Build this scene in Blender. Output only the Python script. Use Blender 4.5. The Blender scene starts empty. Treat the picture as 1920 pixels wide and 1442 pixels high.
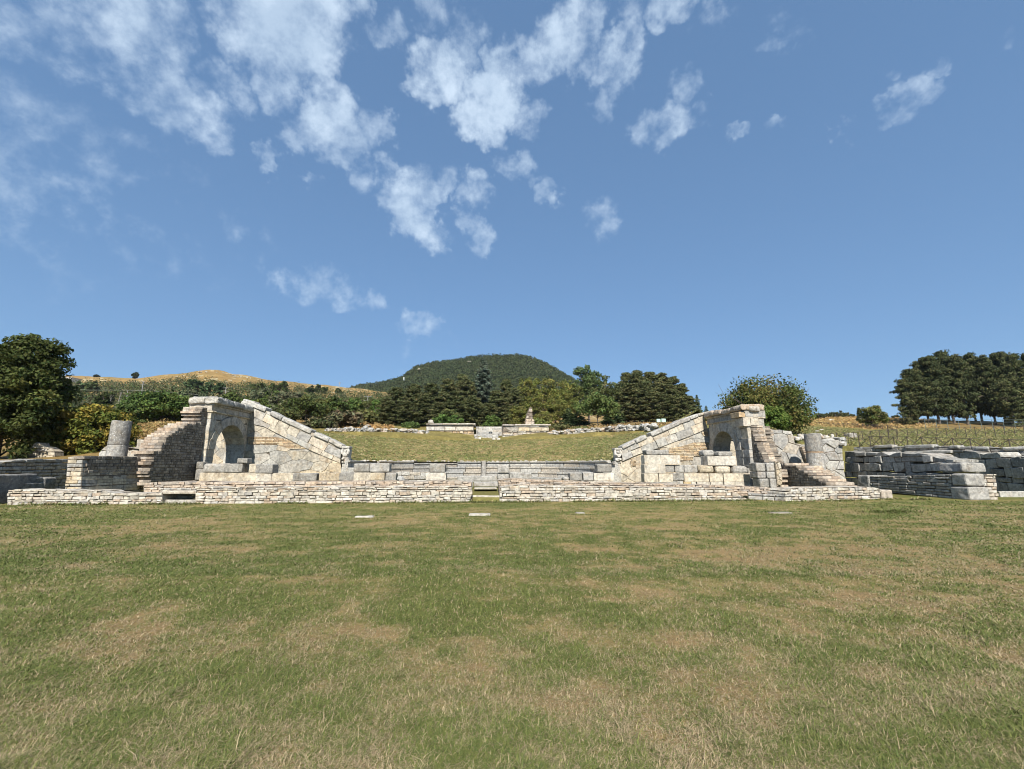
import bpy, bmesh, math, random
import numpy as np
from mathutils import Vector, Matrix, noise as mnoise

# ------------------------------------------------------------------ camera, world, sun, exposure
scene = bpy.context.scene
COL = scene.collection
F, PITCH, YAW, EYE = 800.0, math.radians(10.6), math.radians(4.0), 1.6
SUN_EL, SUN_AZ = math.radians(43), math.radians(3.5)     # azimuth: degrees left of straight behind the camera
cam_d = bpy.data.cameras.new('camera'); cam_d.sensor_width = 36; cam_d.lens = 15.0
cam_d.clip_start = 0.05; cam_d.clip_end = 6000
cam = bpy.data.objects.new('camera', cam_d); COL.objects.link(cam)
cam.location = (0, 0, EYE); cam.rotation_euler = (math.pi/2 + PITCH, 0, -YAW)
scene.camera = cam
RC = Matrix.Rotation(-YAW, 3, 'Z') @ Matrix.Rotation(math.pi/2 + PITCH, 3, 'X')
CAMP = Vector((0, 0, EYE))
def ray(x, y): return RC @ Vector(((x-960)/F, (721-y)/F, -1))
def onY(x, y, Y): d = ray(x, y); return CAMP + d*(Y/d.y)
def onX(x, y, X): d = ray(x, y); return CAMP + d*(X/d.x)
def onZ(x, y, Z=0.0): d = ray(x, y); return CAMP + d*((Z-EYE)/d.z)
def atD(x, y, D): d = ray(x, y); return CAMP + d*D

scene.view_settings.view_transform = 'Standard'; scene.view_settings.look = 'None'
scene.cycles.filter_width = 1.05
scene.view_settings.exposure = 0.80; scene.view_settings.gamma = 1
sun_dir = Vector((-math.sin(SUN_AZ)*math.cos(SUN_EL), -math.cos(SUN_AZ)*math.cos(SUN_EL), math.sin(SUN_EL)))
sl = bpy.data.lights.new('sun', 'SUN'); sl.energy = 5.0; sl.angle = math.radians(0.55); sl.color = (1.0, 0.95, 0.87)
so = bpy.data.objects.new('sun', sl); COL.objects.link(so)
so.rotation_euler = sun_dir.to_track_quat('Z', 'Y').to_euler(); so.location = (0, -20, 40)

# clouds: (px, py, radius, strength) as directions from the place
CLOUDS = [(30,40,75,.55),(110,90,70,.62),(160,60,80,.66),(240,50,85,.78),(270,110,60,.74),(190,10,70,.6),(275,170,58,.78),
 (320,195,55,.8),(360,205,50,.8),(385,230,48,.8),(405,258,34,.75),(430,155,42,.66),(460,30,75,.62),(540,50,95,.95),(585,20,85,.95),
 (600,90,58,.9),(520,130,50,.72),(525,175,34,.6),(620,180,34,.6),(660,0,40,.7),(565,240,42,.76),(620,240,55,.85),(650,270,45,.78),
 (690,240,36,.6),(725,240,24,.5),(513,297,30,.62),(588,330,14,.45),(680,335,32,.56),(725,312,24,.45),(730,52,36,.52),(812,35,36,.4),
 (880,75,38,.5),(805,130,42,.78),(838,138,48,.84),(795,165,32,.6),(905,168,42,.95),(930,185,52,1.0),(888,218,44,.95),(918,235,42,.95),
 (995,228,34,.55),(958,125,44,.68),(1005,105,48,.75),(1040,72,46,.78),(1080,45,44,.8),(1078,100,46,.78),(1122,132,42,.66),(1160,108,44,.82),
 (1192,72,38,.7),(1145,145,36,.6),(1200,30,36,.56),(1195,0,42,.6),(1272,4,44,.72),(1135,202,28,.46),(1280,160,30,.5),(1215,236,34,.58),
 (1258,226,38,.64),(1310,216,28,.54),(750,370,48,.78),(790,348,46,.8),(832,345,28,.6),(765,402,42,.74),(800,432,38,.7),(822,442,26,.56),
 (890,356,32,.66),(940,302,24,.52),(968,312,26,.52),(990,345,20,.42),(1020,370,26,.56),(880,415,28,.58),(910,440,28,.58),(912,462,22,.5),
 (1130,405,40,.36),(560,525,40,.4),(605,530,46,.55),(645,545,44,.58),(692,570,28,.48),(775,607,34,.56),(800,606,26,.5),(1580,243,22,.46),(1682,152,20,.40),
 (1690,200,34,.54),(1650,215,28,.46),(1722,180,26,.46),(1752,148,20,.42),(1432,95,22,.36),(1382,245,16,.44),(1462,235,20,.4),
 (1470,65,30,.3),(1350,30,34,.34),(1895,60,24,.34),(100,300,140,.30),(60,400,170,.30),(250,330,140,.24),(300,430,140,.20),(450,445,60,.24),(800,650,60,.2),(20,200,130,.26)]
w = bpy.data.worlds.new('World'); scene.world = w; w.use_nodes = True
def build_world():
    nt = w.node_tree; N = nt.nodes; L = nt.links
    for n in list(N): N.remove(n)
    out = N.new('ShaderNodeOutputWorld'); bg = N.new('ShaderNodeBackground'); bg.inputs[1].default_value = 0.10
    sky = N.new('ShaderNodeTexSky'); sky.sky_type = 'NISHITA'; sky.sun_disc = False
    sky.sun_elevation = SUN_EL; sky.sun_rotation = math.pi + SUN_AZ
    sky.altitude = 900; sky.air_density = 1.0; sky.dust_density = 0.25; sky.ozone_density = 3.0
    tc = N.new('ShaderNodeTexCoord')
    def math_(op, a, b=None, clamp=False):
        m = N.new('ShaderNodeMath'); m.operation = op; m.use_clamp = clamp
        for i, v in enumerate((a, b)):
            if v is None: continue
            if isinstance(v, (int, float)): m.inputs[i].default_value = v
            else: L.new(v, m.inputs[i])
        return m.outputs[0]
    def noise_(scale, detail, rough, vec, dist=0.0):
        n = N.new('ShaderNodeTexNoise'); n.inputs['Scale'].default_value = scale; n.inputs['Detail'].default_value = detail
        n.inputs['Roughness'].default_value = rough; n.inputs['Distortion'].default_value = dist; L.new(vec, n.inputs['Vector']); return n
    def vmath(op, a, b=None, sc=None):
        m = N.new('ShaderNodeVectorMath'); m.operation = op; L.new(a, m.inputs[0])
        if b is not None:
            if isinstance(b, (tuple, Vector)): m.inputs[1].default_value = tuple(b)
            else: L.new(b, m.inputs[1])
        if sc is not None: m.inputs['Scale'].default_value = sc
        return m
    d = tc.outputs['Generated']
    n1 = noise_(7, 4, .6, d); n2 = noise_(26, 3, .6, d)
    o1 = vmath('SCALE', vmath('SUBTRACT', n1.outputs['Color'], (.5, .5, .5)).outputs[0], sc=.10).outputs[0]
    o2 = vmath('SCALE', vmath('SUBTRACT', n2.outputs['Color'], (.5, .5, .5)).outputs[0], sc=.075).outputs[0]
    dd = vmath('NORMALIZE', vmath('ADD', vmath('ADD', d, o1).outputs[0], o2).outputs[0]).outputs[0]
    acc = None
    for (x, y, r, s) in CLOUDS:
        if x < 450 and y < 290: r *= 1.22; s *= .84
        a = ray(x, y).normalized(); b = ray(x + r*1.38, y).normalized()
        c = a.dot(b)
        dt = vmath('DOT_PRODUCT', dd, a).outputs['Value']
        mr = N.new('ShaderNodeMapRange'); mr.interpolation_type = 'SMOOTHSTEP'; mr.clamp = True
        L.new(dt, mr.inputs[0]); mr.inputs[1].default_value = c; mr.inputs[2].default_value = 1 - (1-c)*.02
        mr.inputs[3].default_value = 0; mr.inputs[4].default_value = s
        acc = mr.outputs[0] if acc is None else math_('MAXIMUM', acc, mr.outputs[0])
    fb = noise_(21, 12, .60, d, .0).outputs['Fac']; fc = noise_(6.5, 7, .6, d, .0).outputs['Fac']
    val = math_('ADD', acc, math_('MULTIPLY', math_('SUBTRACT', fb, .5), 2.0))
    val = math_('ADD', val, math_('MULTIPLY', math_('SUBTRACT', fc, .5), .7))
    mr = N.new('ShaderNodeMapRange'); mr.interpolation_type = 'SMOOTHSTEP'; L.new(val, mr.inputs[0])
    mr.inputs[1].default_value = .12; mr.inputs[2].default_value = 1.26; mr.inputs[4].default_value = .86
    gate = math_('MULTIPLY', acc, 3.0, True)
    dens = math_('MULTIPLY', mr.outputs[0], gate)
    gm = N.new('ShaderNodeGamma'); gm.inputs[1].default_value = .42; L.new(sky.outputs[0], gm.inputs[0])
    cc = N.new('ShaderNodeMix'); cc.data_type = 'RGBA'; cc.blend_type = 'MULTIPLY'; cc.inputs[0].default_value = 1
    L.new(gm.outputs[0], cc.inputs[6]); cc.inputs[7].default_value = SKYTINT
    mx = N.new('ShaderNodeMix'); mx.data_type = 'RGBA'
    L.new(dens, mx.inputs[0]); L.new(cc.outputs[2], mx.inputs[6])
    shade = noise_(11, 6, .55, dd, .2).outputs['Fac']; sm = N.new('ShaderNodeMapRange'); L.new(shade, sm.inputs[0]); sm.inputs[1].default_value = .35; sm.inputs[2].default_value = .65
    cl = N.new('ShaderNodeMix'); cl.data_type = 'RGBA'; L.new(sm.outputs[0], cl.inputs[0]); cl.inputs[6].default_value = (3.2, 4.05, 5.1, 1); cl.inputs[7].default_value = CLOUDCOL; L.new(cl.outputs[2], mx.inputs[7])
    L.new(mx.outputs[2], bg.inputs[0]); L.new(bg.outputs[0], out.inputs[0])
SKYTINT = (.93, 1.40, 1.95, 1); CLOUDCOL = (4.5, 5.35, 6.3, 1)
build_world()

# ------------------------------------------------------------------ helpers
RNG = random.Random(7); NPR = np.random.default_rng(11)
ORG = {}
def tag(o, label=None, cat=None, group=None, kind=None):
    if cat is not None and kind is None: kind = 'thing'
    for k, v in (('label', label), ('category', cat), ('group', group), ('kind', kind)):
        if v is not None: o[k] = v
    return o
def thing(name, label, cat, loc, group=None):
    o = bpy.data.objects.new(name, None); COL.objects.link(o); o.location = loc; o.empty_display_size = .3
    ORG[o.name] = Vector(loc); return tag(o, label, cat, group)
def copy_tree(o, parent=None):
    c = o.copy(); COL.objects.link(c)
    if parent is not None: c.parent = parent
    for ch in list(o.children): copy_tree(ch, c)
    return c
def np_mesh(name, V, loops, starts, tint=None, smooth=False):
    me = bpy.data.meshes.new(name)
    me.vertices.add(len(V)); me.vertices.foreach_set('co', np.asarray(V, dtype=np.float32).ravel())
    me.loops.add(len(loops)); me.loops.foreach_set('vertex_index', np.asarray(loops, dtype=np.int32))
    me.polygons.add(len(starts)); me.polygons.foreach_set('loop_start', np.asarray(starts, dtype=np.int32))
    me.polygons.foreach_set('use_smooth', np.full(len(starts), bool(smooth)))
    me.update(calc_edges=True)
    if smooth == 'edges': me.set_sharp_from_angle(angle=math.radians(38))
    if tint is not None:
        t = np.ones((len(starts), 4), dtype=np.float32); t[:, :3] = tint
        a = me.attributes.new('tint', 'FLOAT_COLOR', 'FACE'); a.data.foreach_set('color', t.ravel())
    return me
def link(name, me, mat, parent=None, loc=None):
    o = bpy.data.objects.new(name, me); COL.objects.link(o)
    for m in (mat if isinstance(mat, (list, tuple)) else [mat]): me.materials.append(m)
    if parent is not None: o.parent = parent
    if loc is not None: o.location = loc
    return o
class MB:
    def __init__(s): s.V = []; s.Fc = []; s.T = []
    def poly(s, pts, t=(.4,.4,.4)):
        b = len(s.V); s.V += [tuple(p) for p in pts]; s.Fc.append(tuple(range(b, b+len(pts)))); s.T.append(t)
    def ring(s, rings, t, cap0=True, cap1=True):
        """loft through closed rings of equal length"""
        b = len(s.V); n = len(rings[0])
        for r in rings: s.V += [tuple(p) for p in r]
        for i in range(len(rings)-1):
            for j in range(n):
                k = (j+1) % n
                s.Fc.append((b+i*n+j, b+i*n+k, b+(i+1)*n+k, b+(i+1)*n+j)); s.T.append(t)
        if cap0: s.Fc.append(tuple(b+j for j in reversed(range(n)))); s.T.append(t)
        if cap1:
            q = b+(len(rings)-1)*n; s.Fc.append(tuple(q+j for j in range(n))); s.T.append(t)
    def arrays(s, V, Fc, t):
        b = len(s.V); s.V += [tuple(v) for v in V]; s.Fc += [tuple(b+i for i in f) for f in Fc]
        s.T += ([t]*len(Fc) if not isinstance(t, list) else t)
    def build(s, name, mat, parent=None, smooth=False):
        V = np.array(s.V, dtype=np.float64)
        if parent is not None:
            top = parent
            while top.parent is not None: top = top.parent
            org = np.array(ORG[top.name]); loc = None
        else:
            org = np.array([(V[:,0].min()+V[:,0].max())/2, (V[:,1].min()+V[:,1].max())/2, V[:,2].min()]); loc = tuple(org)
        loops = [i for f in s.Fc for i in f]; ln = np.array([len(f) for f in s.Fc])
        starts = np.concatenate([[0], np.cumsum(ln)[:-1]])
        me = np_mesh(name, V-org, loops, starts, np.array(s.T), 'edges' if smooth else False)
        o = link(name, me, mat, parent, loc)
        if parent is None: ORG[o.name] = Vector(loc)
        return o

def vnoise(x, y, seed=0):
    xi = np.floor(x).astype(np.int64); yi = np.floor(y).astype(np.int64); fx = x-xi; fy = y-yi
    fx = fx*fx*(3-2*fx); fy = fy*fy*(3-2*fy)
    def h(a, b):
        n = (a*374761393 + b*668265263 + seed*1442695041) & 0xffffffff
        n = ((n ^ (n >> 13))*1274126177) & 0xffffffff
        n = ((n ^ (n >> 16))*2246822519) & 0xffffffff
        return ((n ^ (n >> 15)) & 0xffff)/65535.0
    return (h(xi,yi)*(1-fx)+h(xi+1,yi)*fx)*(1-fy) + (h(xi,yi+1)*(1-fx)+h(xi+1,yi+1)*fx)*fy
def fbm(x, y, seed=0, octv=4):
    s = 0; a = .5; tot = 0
    for i in range(octv):
        s = s + a*vnoise(x*2**i, y*2**i, seed+i*17); tot += a; a *= .55
    return s/tot

# ------------------------------------------------------------------ materials
def mat_base(name):
    m = bpy.data.materials.new(name); m.use_nodes = True; nt = m.node_tree
    return m, nt, nt.nodes, nt.links, nt.nodes['Principled BSDF']
def n_noise(N, L, vec, scale, detail=5, rough=.6):
    n = N.new('ShaderNodeTexNoise'); n.inputs['Scale'].default_value = scale; n.inputs['Detail'].default_value = detail
    n.inputs['Roughness'].default_value = rough; L.new(vec, n.inputs['Vector']); return n.outputs['Fac']
def n_range(N, L, v, a, b, c, d):
    r = N.new('ShaderNodeMapRange'); L.new(v, r.inputs[0])
    for i, q in enumerate((a, b, c, d)): r.inputs[i+1].default_value = q
    return r.outputs[0]
def n_mix(N, L, fac, A, B, blend='MIX'):
    m = N.new('ShaderNodeMix'); m.data_type = 'RGBA'; m.blend_type = blend
    for idx, v in ((0, fac), (6, A), (7, B)):
        if isinstance(v, (int, float)): m.inputs[idx].default_value = v
        elif isinstance(v, tuple): m.inputs[idx].default_value = (*v, 1)
        else: L.new(v, m.inputs[idx])
    return m.outputs[2]
def stone_mat(name, spots=.35, stain=.5, bump=.5, scale=1.0, pits=0.0):
    m, nt, N, L, p = mat_base(name)
    g = N.new('ShaderNodeNewGeometry').outputs['Position']
    at = N.new('ShaderNodeAttribute'); at.attribute_name = 'tint'
    big = n_noise(N, L, g, 1.3*scale, 4); mid = n_noise(N, L, g, 7*scale, 6, .65); fine = n_noise(N, L, g, 42*scale, 4, .7)
    c = n_mix(N, L, 1.0, at.outputs['Color'], (.89, .87, .835), 'MULTIPLY')
    c = n_mix(N, L, n_range(N, L, big, .35, .7, 0, stain), c, (.58, .56, .54), 'MULTIPLY')
    c = n_mix(N, L, 1.0, c, n_mix(N, L, n_range(N, L, mid, .34, .66, 0, 1), (.60, .60, .61), (1.24, 1.22, 1.18)), 'MULTIPLY')
    wm = n_noise(N, L, g, 2.6*scale, 5, .7); c = n_mix(N, L, n_range(N, L, wm, .52, .68, 0, .5), c, n_mix(N, L, 1.0, c, (1.0, .84, .66), 'MULTIPLY'))
    c = n_mix(N, L, n_range(N, L, fine, .25, .8, 0, 1), n_mix(N, L, 1.0, c, (.70, .70, .70), 'MULTIPLY'), n_mix(N, L, 1.0, c, (1.26, 1.26, 1.25), 'MULTIPLY'))
    mp = N.new('ShaderNodeMapping'); mp.inputs['Scale'].default_value = (3.2*scale, 3.2*scale, .55*scale); L.new(g, mp.inputs['Vector'])
    sk = n_noise(N, L, mp.outputs[0], 1.0, 5, .65)
    c = n_mix(N, L, n_range(N, L, sk, .53, .66, 0, stain), c, n_mix(N, L, 1.0, c, (.50, .49, .47), 'MULTIPLY'))
    li = n_noise(N, L, g, 11*scale, 5, .7)
    c = n_mix(N, L, n_range(N, L, li, .60, .67, 0, spots), c, (.13, .13, .125))
    l2 = n_noise(N, L, g, 15*scale, 3, .6)
    c = n_mix(N, L, n_range(N, L, l2, .62, .68, 0, spots), c, (.60, .60, .58))
    if pits:
        v = N.new('ShaderNodeTexVoronoi'); v.inputs['Scale'].default_value = 5; L.new(g, v.inputs['Vector'])
        c = n_mix(N, L, n_range(N, L, v.outputs['Distance'], .1, .32, pits, 0), c, (.10, .10, .10))
    L.new(c, p.inputs['Base Color']); p.inputs['Roughness'].default_value = .92; p.inputs['Specular IOR Level'].default_value = .2
    b1 = N.new('ShaderNodeBump'); b1.inputs['Strength'].default_value = bump; b1.inputs['Distance'].default_value = .05
    ad = N.new('ShaderNodeMath'); ad.operation = 'ADD'; L.new(mid, ad.inputs[0])
    mu = N.new('ShaderNodeMath'); mu.operation = 'MULTIPLY'; mu.inputs[1].default_value = .4; L.new(fine, mu.inputs[0]); L.new(mu.outputs[0], ad.inputs[1])
    L.new(ad.outputs[0], b1.inputs['Height']); L.new(b1.outputs[0], p.inputs['Normal'])
    return m
M_STONE = stone_mat('weathered_limestone'); M_LICHEN = stone_mat('lichened_limestone', .95, .7, .8, 1.0, .35)
M_ASHLAR = stone_mat('dressed_limestone', .25, .5, .3, .8); M_ROUGH = stone_mat('rough_grey_limestone', .5, .6, .6, 1.0)
M_BENCH = stone_mat('pitted_bench_stone', .5, .5, .8, 1.2, .6); M_FAR = stone_mat('far_limestone', .5, .5, .4, .45)
def foliage_mat(name, trans=.28):
    m, nt, N, L, p = mat_base(name)
    at = N.new('ShaderNodeAttribute'); at.attribute_name = 'tint'
    oi = N.new('ShaderNodeObjectInfo')
    c = n_mix(N, L, 1.0, at.outputs['Color'], n_mix(N, L, oi.outputs['Random'], (1.02, 1.06, 1.02), (1.36, 1.30, 1.30)), 'MULTIPLY')
    L.new(c, p.inputs['Base Color']); p.inputs['Roughness'].default_value = .75; p.inputs['Specular IOR Level'].default_value = .12
    tr = N.new('ShaderNodeBsdfTranslucent'); L.new(c, tr.inputs[0]); mx = N.new('ShaderNodeMixShader'); mx.inputs[0].default_value = trans
    L.new(p.outputs[0], mx.inputs[1]); L.new(tr.outputs[0], mx.inputs[2]); L.new(mx.outputs[0], N['Material Output'].inputs[0])
    return m
M_LEAF = foliage_mat('leaves'); M_NEEDLE = foliage_mat('needles', .08); M_BLADE = foliage_mat('grass_blades', .25)
def simple_mat(name, col, rough=.8, bump=0, bscale=20, metal=0):
    m, nt, N, L, p = mat_base(name)
    g = N.new('ShaderNodeNewGeometry').outputs['Position']; f = n_noise(N, L, g, bscale)
    c = n_mix(N, L, f, tuple(x*.7 for x in col), tuple(min(1, x*1.25) for x in col)); L.new(c, p.inputs['Base Color'])
    p.inputs['Roughness'].default_value = rough; p.inputs['Metallic'].default_value = metal
    if bump:
        b = N.new('ShaderNodeBump'); b.inputs['Strength'].default_value = bump; L.new(f, b.inputs['Height']); L.new(b.outputs[0], p.inputs['Normal'])
    return m
M_BARK = simple_mat('bark', (.12, .095, .075), .9, .6, 9); M_IRON = simple_mat('rusty_iron', (.06, .045, .035), .8, 0, 30)
M_POLE = simple_mat('pale_concrete', (.28, .275, .27), .8); M_WIRE = simple_mat('pale_cable', (.30, .31, .25), .6)
M_PLASTER = simple_mat('white_plaster', (.62, .62, .60), .8, .1, 4); M_GLASSD = simple_mat('dark_window', (.05, .06, .07), .2)
M_ROOF = simple_mat('pale_roof', (.45, .43, .40), .8); M_MESHW = simple_mat('grey_green_metal', (.13, .16, .15), .6)
M_DEAD = simple_mat('dead_wood', (.20, .185, .16), .9, .3, 6)
def ground_mat(name, sc_list, bump, dist):
    """tint attribute per face, broken up by real soil / turf texture"""
    m, nt, N, L, p = mat_base(name)
    g = N.new('ShaderNodeNewGeometry').outputs['Position']
    at = N.new('ShaderNodeAttribute'); at.attribute_name = 'tint'; c = at.outputs['Color']
    hs = []
    for s, lo, hi in sc_list:
        f = n_noise(N, L, g, s, 6, .7); hs.append(f)
        c = n_mix(N, L, 1.0, c, n_mix(N, L, n_range(N, L, f, .25, .75, 0, 1), (lo, lo, lo*.95), (hi, hi*.98, hi*.9)), 'MULTIPLY')
    L.new(c, p.inputs['Base Color']); p.inputs['Roughness'].default_value = .95; p.inputs['Specular IOR Level'].default_value = .1
    b = N.new('ShaderNodeBump'); b.inputs['Strength'].default_value = bump; b.inputs['Distance'].default_value = dist
    L.new(hs[-1], b.inputs['Height']); L.new(b.outputs[0], p.inputs['Normal'])
    return m
M_LAWN = ground_mat('dry_lawn', [(1.2, .85, 1.15), (5, .75, 1.25), (18, .68, 1.32), (70, .6, 1.4)], .9, .04)
M_SLOPE = ground_mat('turf_slope', [(.7, .8, 1.2), (4, .62, 1.4), (14, .6, 1.35)], .9, .12)
M_HILL = ground_mat('dry_hillside', [(.05, .8, 1.2), (.35, .7, 1.3), (1.6, .62, 1.4), (6, .65, 1.35)], .8, .25)

# ------------------------------------------------------------------ planes and masonry
def z1(X, Y): return (X/3.606, 580+Y/3.606)
def z2(X, Y): return (250+X/6.008, 720+Y/6.008)
def z3(X, Y): return (440+X/6.008, 720+Y/6.008)
def z4(X, Y): return (640+X/6.857, 760+Y/6.857)
def z5(X, Y): return (880+X/6.4, 760+Y/6.4)
def z6(X, Y): return (1130+X/6.4, 740+Y/6.4)
def z7(X, Y): return (1380+X/6.007, 720+Y/6.007)
def z8(X, Y): return (1600+X/4.506, 640+Y/4.506)
def z9(X, Y): return (1480+X/4.3636, 780+Y/4.3636)
def zi(X, Y): return (X, Y)
class Pl:
    """vertical plane: s along it, z up, d out of it towards the theatre's front"""
    def __init__(s, p, q):
        s.O = Vector((p[0], p[1], 0)); s.A = Vector((q[0]-p[0], q[1]-p[1], 0)).normalized(); s.fix()
    def fix(s):
        s.N = s.A.cross(Vector((0, 0, 1)))
        if s.N.dot(CAMP - s.O) < 0: s.A = -s.A; s.N = -s.N
    def at(s, a, z, d=0.0): return s.O + s.A*a + Vector((0, 0, z)) + s.N*d
    def px(s, x, y):
        r = ray(x, y); t = (s.O-CAMP).dot(s.N)/r.dot(s.N); P = CAMP + r*t
        return ((P-s.O).dot(s.A), P.z)
    def sof(s, P): return (Vector((P[0], P[1], 0))-s.O).dot(s.A)
def PY(Y): return Pl((0, Y), (1, Y))
def PX(X): return Pl((X, 0), (X, 1))
def area(p): return .5*sum(p[i][0]*p[(i+1)%len(p)][1]-p[(i+1)%len(p)][0]*p[i][1] for i in range(len(p)))
def ccw(p): return p if area(p) > 0 else p[::-1]
def clip(sub, cell):
    out = sub
    for i in range(len(cell)):
        a = cell[i]; b = cell[(i+1)%len(cell)]; inp = out; out = []
        if not inp: return []
        ex, ey = b[0]-a[0], b[1]-a[1]
        for j in range(len(inp)):
            p = inp[j]; q = inp[(j+1)%len(inp)]
            dp = ex*(p[1]-a[1])-ey*(p[0]-a[0]); dq = ex*(q[1]-a[1])-ey*(q[0]-a[0])
            if dp >= 0: out.append(p)
            if (dp >= 0) != (dq >= 0):
                t = dp/(dp-dq); out.append((p[0]+(q[0]-p[0])*t, p[1]+(q[1]-p[1])*t))
    r = []
    for p in out:
        if not r or (abs(p[0]-r[-1][0])+abs(p[1]-r[-1][1])) > 1e-4: r.append(p)
    if len(r) > 2 and (abs(r[0][0]-r[-1][0])+abs(r[0][1]-r[-1][1])) < 1e-4: r.pop()
    return r
def inside(p, poly):
    c = False; n = len(poly)
    for i in range(n):
        a = poly[i]; b = poly[(i+1)%n]
        if (a[1] > p[1]) != (b[1] > p[1]) and p[0] < (b[0]-a[0])*(p[1]-a[1])/(b[1]-a[1])+a[0]: c = not c
    return c
def bbox(p): xs = [q[0] for q in p]; ys = [q[1] for q in p]; return min(xs), max(xs), min(ys), max(ys)
def coursed(bb, hs, ls, rg, jit=.12, ang=0.0):
    s0, s1, za, zb = bb
    if ang:
        cx, cz = (s0+s1)/2, (za+zb)/2; R_ = math.hypot(s1-s0, zb-za)/2; s0, s1, za, zb = cx-R_, cx+R_, cz-R_, cz+R_
    out = []; z = za
    while z < zb:
        h = rg.uniform(*hs); s = s0 - rg.random()*ls[1]
        while s < s1:
            l = rg.uniform(*ls)*(1.6 if rg.random() < .08 else 1); j = lambda q: rg.uniform(-q, q)*jit
            out.append([(s+j(l*.3), z+j(h)), (s+l+j(l*.3), z+j(h)), (s+l+j(l*.3), z+h+j(h)), (s+j(l*.3), z+h+j(h))]); s += l
        z += h
    if ang:
        ca, sa = math.cos(ang), math.sin(ang)
        out = [[(cx+(x-cx)*ca-(y-cz)*sa, cz+(x-cx)*sa+(y-cz)*ca) for x, y in q] for q in out]
    return out
def voronoi(bb, sx, sz, rg, jit=.8):
    s0, s1, za, zb = bb; pts = []
    nx = int((s1-s0)/sx)+3; nz = int((zb-za)/sz)+3
    for j in range(-1, nz):
        for i in range(-1, nx):
            pts.append((s0+(i+.5*(j%2)+rg.uniform(-.5,.5)*jit)*sx, za+(j+rg.uniform(-.5,.5)*jit)*sz))
    out = []
    for p in pts:
        c = [(p[0]-3*sx, p[1]-3*sz), (p[0]+3*sx, p[1]-3*sz), (p[0]+3*sx, p[1]+3*sz), (p[0]-3*sx, p[1]+3*sz)]
        for q in pts:
            if q is p or abs(q[0]-p[0]) > 3*sx or abs(q[1]-p[1]) > 3*sz: continue
            dx, dy = (q[0]-p[0])/sx**2, (q[1]-p[1])/sz**2
            mx, my = (p[0]+q[0])/2, (p[1]+q[1])/2; o = []
            for k in range(len(c)):
                a = c[k]; b = c[(k+1)%len(c)]; da = (a[0]-mx)*dx+(a[1]-my)*dy; db = (b[0]-mx)*dx+(b[1]-my)*dy
                if da <= 0: o.append(a)
                if (da <= 0) != (db <= 0): t = da/(da-db); o.append((a[0]+(b[0]-a[0])*t, a[1]+(b[1]-a[1])*t))
            c = o
            if len(c) < 3: break
        if len(c) >= 3: out.append(c)
    return out
PAL = {'white': [(.60,.58,.53),(.54,.52,.47),(.64,.62,.58),(.48,.45,.40),(.57,.52,.45),(.50,.42,.34),(.52,.51,.49),(.60,.57,.50)],
 'cream': [(.58,.52,.41),(.54,.48,.37),(.60,.55,.45),(.50,.46,.38),(.56,.48,.35),(.46,.44,.40),(.42,.42,.40)],
 'poly': [(.55,.50,.41),(.52,.46,.37),(.46,.45,.42),(.57,.53,.45),(.51,.48,.41),(.43,.43,.41),(.54,.47,.36)],
 'ashlar': [(.58,.54,.46),(.55,.50,.42),(.46,.46,.44),(.60,.56,.48),(.50,.49,.46),(.42,.42,.41)],
 'brick': [(.56,.43,.28),(.58,.48,.33),(.50,.40,.28),(.60,.52,.40),(.48,.36,.24)],
 'pink': [(.54,.45,.36),(.50,.42,.34),(.58,.50,.42),(.46,.38,.31),(.52,.47,.41),(.44,.40,.36)],
 'weathered': [(.30,.265,.225),(.25,.22,.19),(.35,.31,.265),(.22,.195,.17),(.33,.30,.27),(.38,.34,.29)],  # darker stone tones that paint shade onto the shaded brick wall faces
 'grey': [(.40,.40,.39),(.35,.35,.34),(.45,.45,.43),(.32,.32,.31),(.42,.40,.37)],
 'pale': [(.46,.46,.45),(.42,.42,.41),(.50,.50,.48),(.40,.41,.41),(.47,.44,.39)],
 'dark': [(.26,.25,.235),(.22,.215,.205),(.30,.29,.27),(.19,.185,.175),(.28,.26,.23)]}
def pal(name, rg):
    c = rg.choice(PAL[name]); k = rg.uniform(.9, 1.1); return tuple(min(.8, x*k) for x in c)
def stone(mb, pl, poly, df, db, gap, bev, t, rg):
    s0, s1, za, zb = bbox(poly); ww, hh = s1-s0, zb-za
    if ww < gap*2.5 or hh < gap*2.5 or abs(area(poly)) < gap*gap*6: return
    cx = sum(p[0] for p in poly)/len(poly); cz = sum(p[1] for p in poly)/len(poly)
    def sh(g): fx, fz = max(.2, 1-2*g/ww), max(.2, 1-2*g/hh); return [(cx+(p[0]-cx)*fx, cz+(p[1]-cz)*fz) for p in poly]
    a = sh(gap); b = sh(gap+bev); kx, kz = rg.uniform(-.03, .03), rg.uniform(-.05, .05)
    mb.ring([[pl.at(p[0], p[1], db) for p in a], [pl.at(p[0], p[1], df-bev*.8) for p in a],
             [pl.at(p[0], p[1], df+(p[0]-cx)*kx+(p[1]-cz)*kz) for p in b]], t, True, True)
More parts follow.
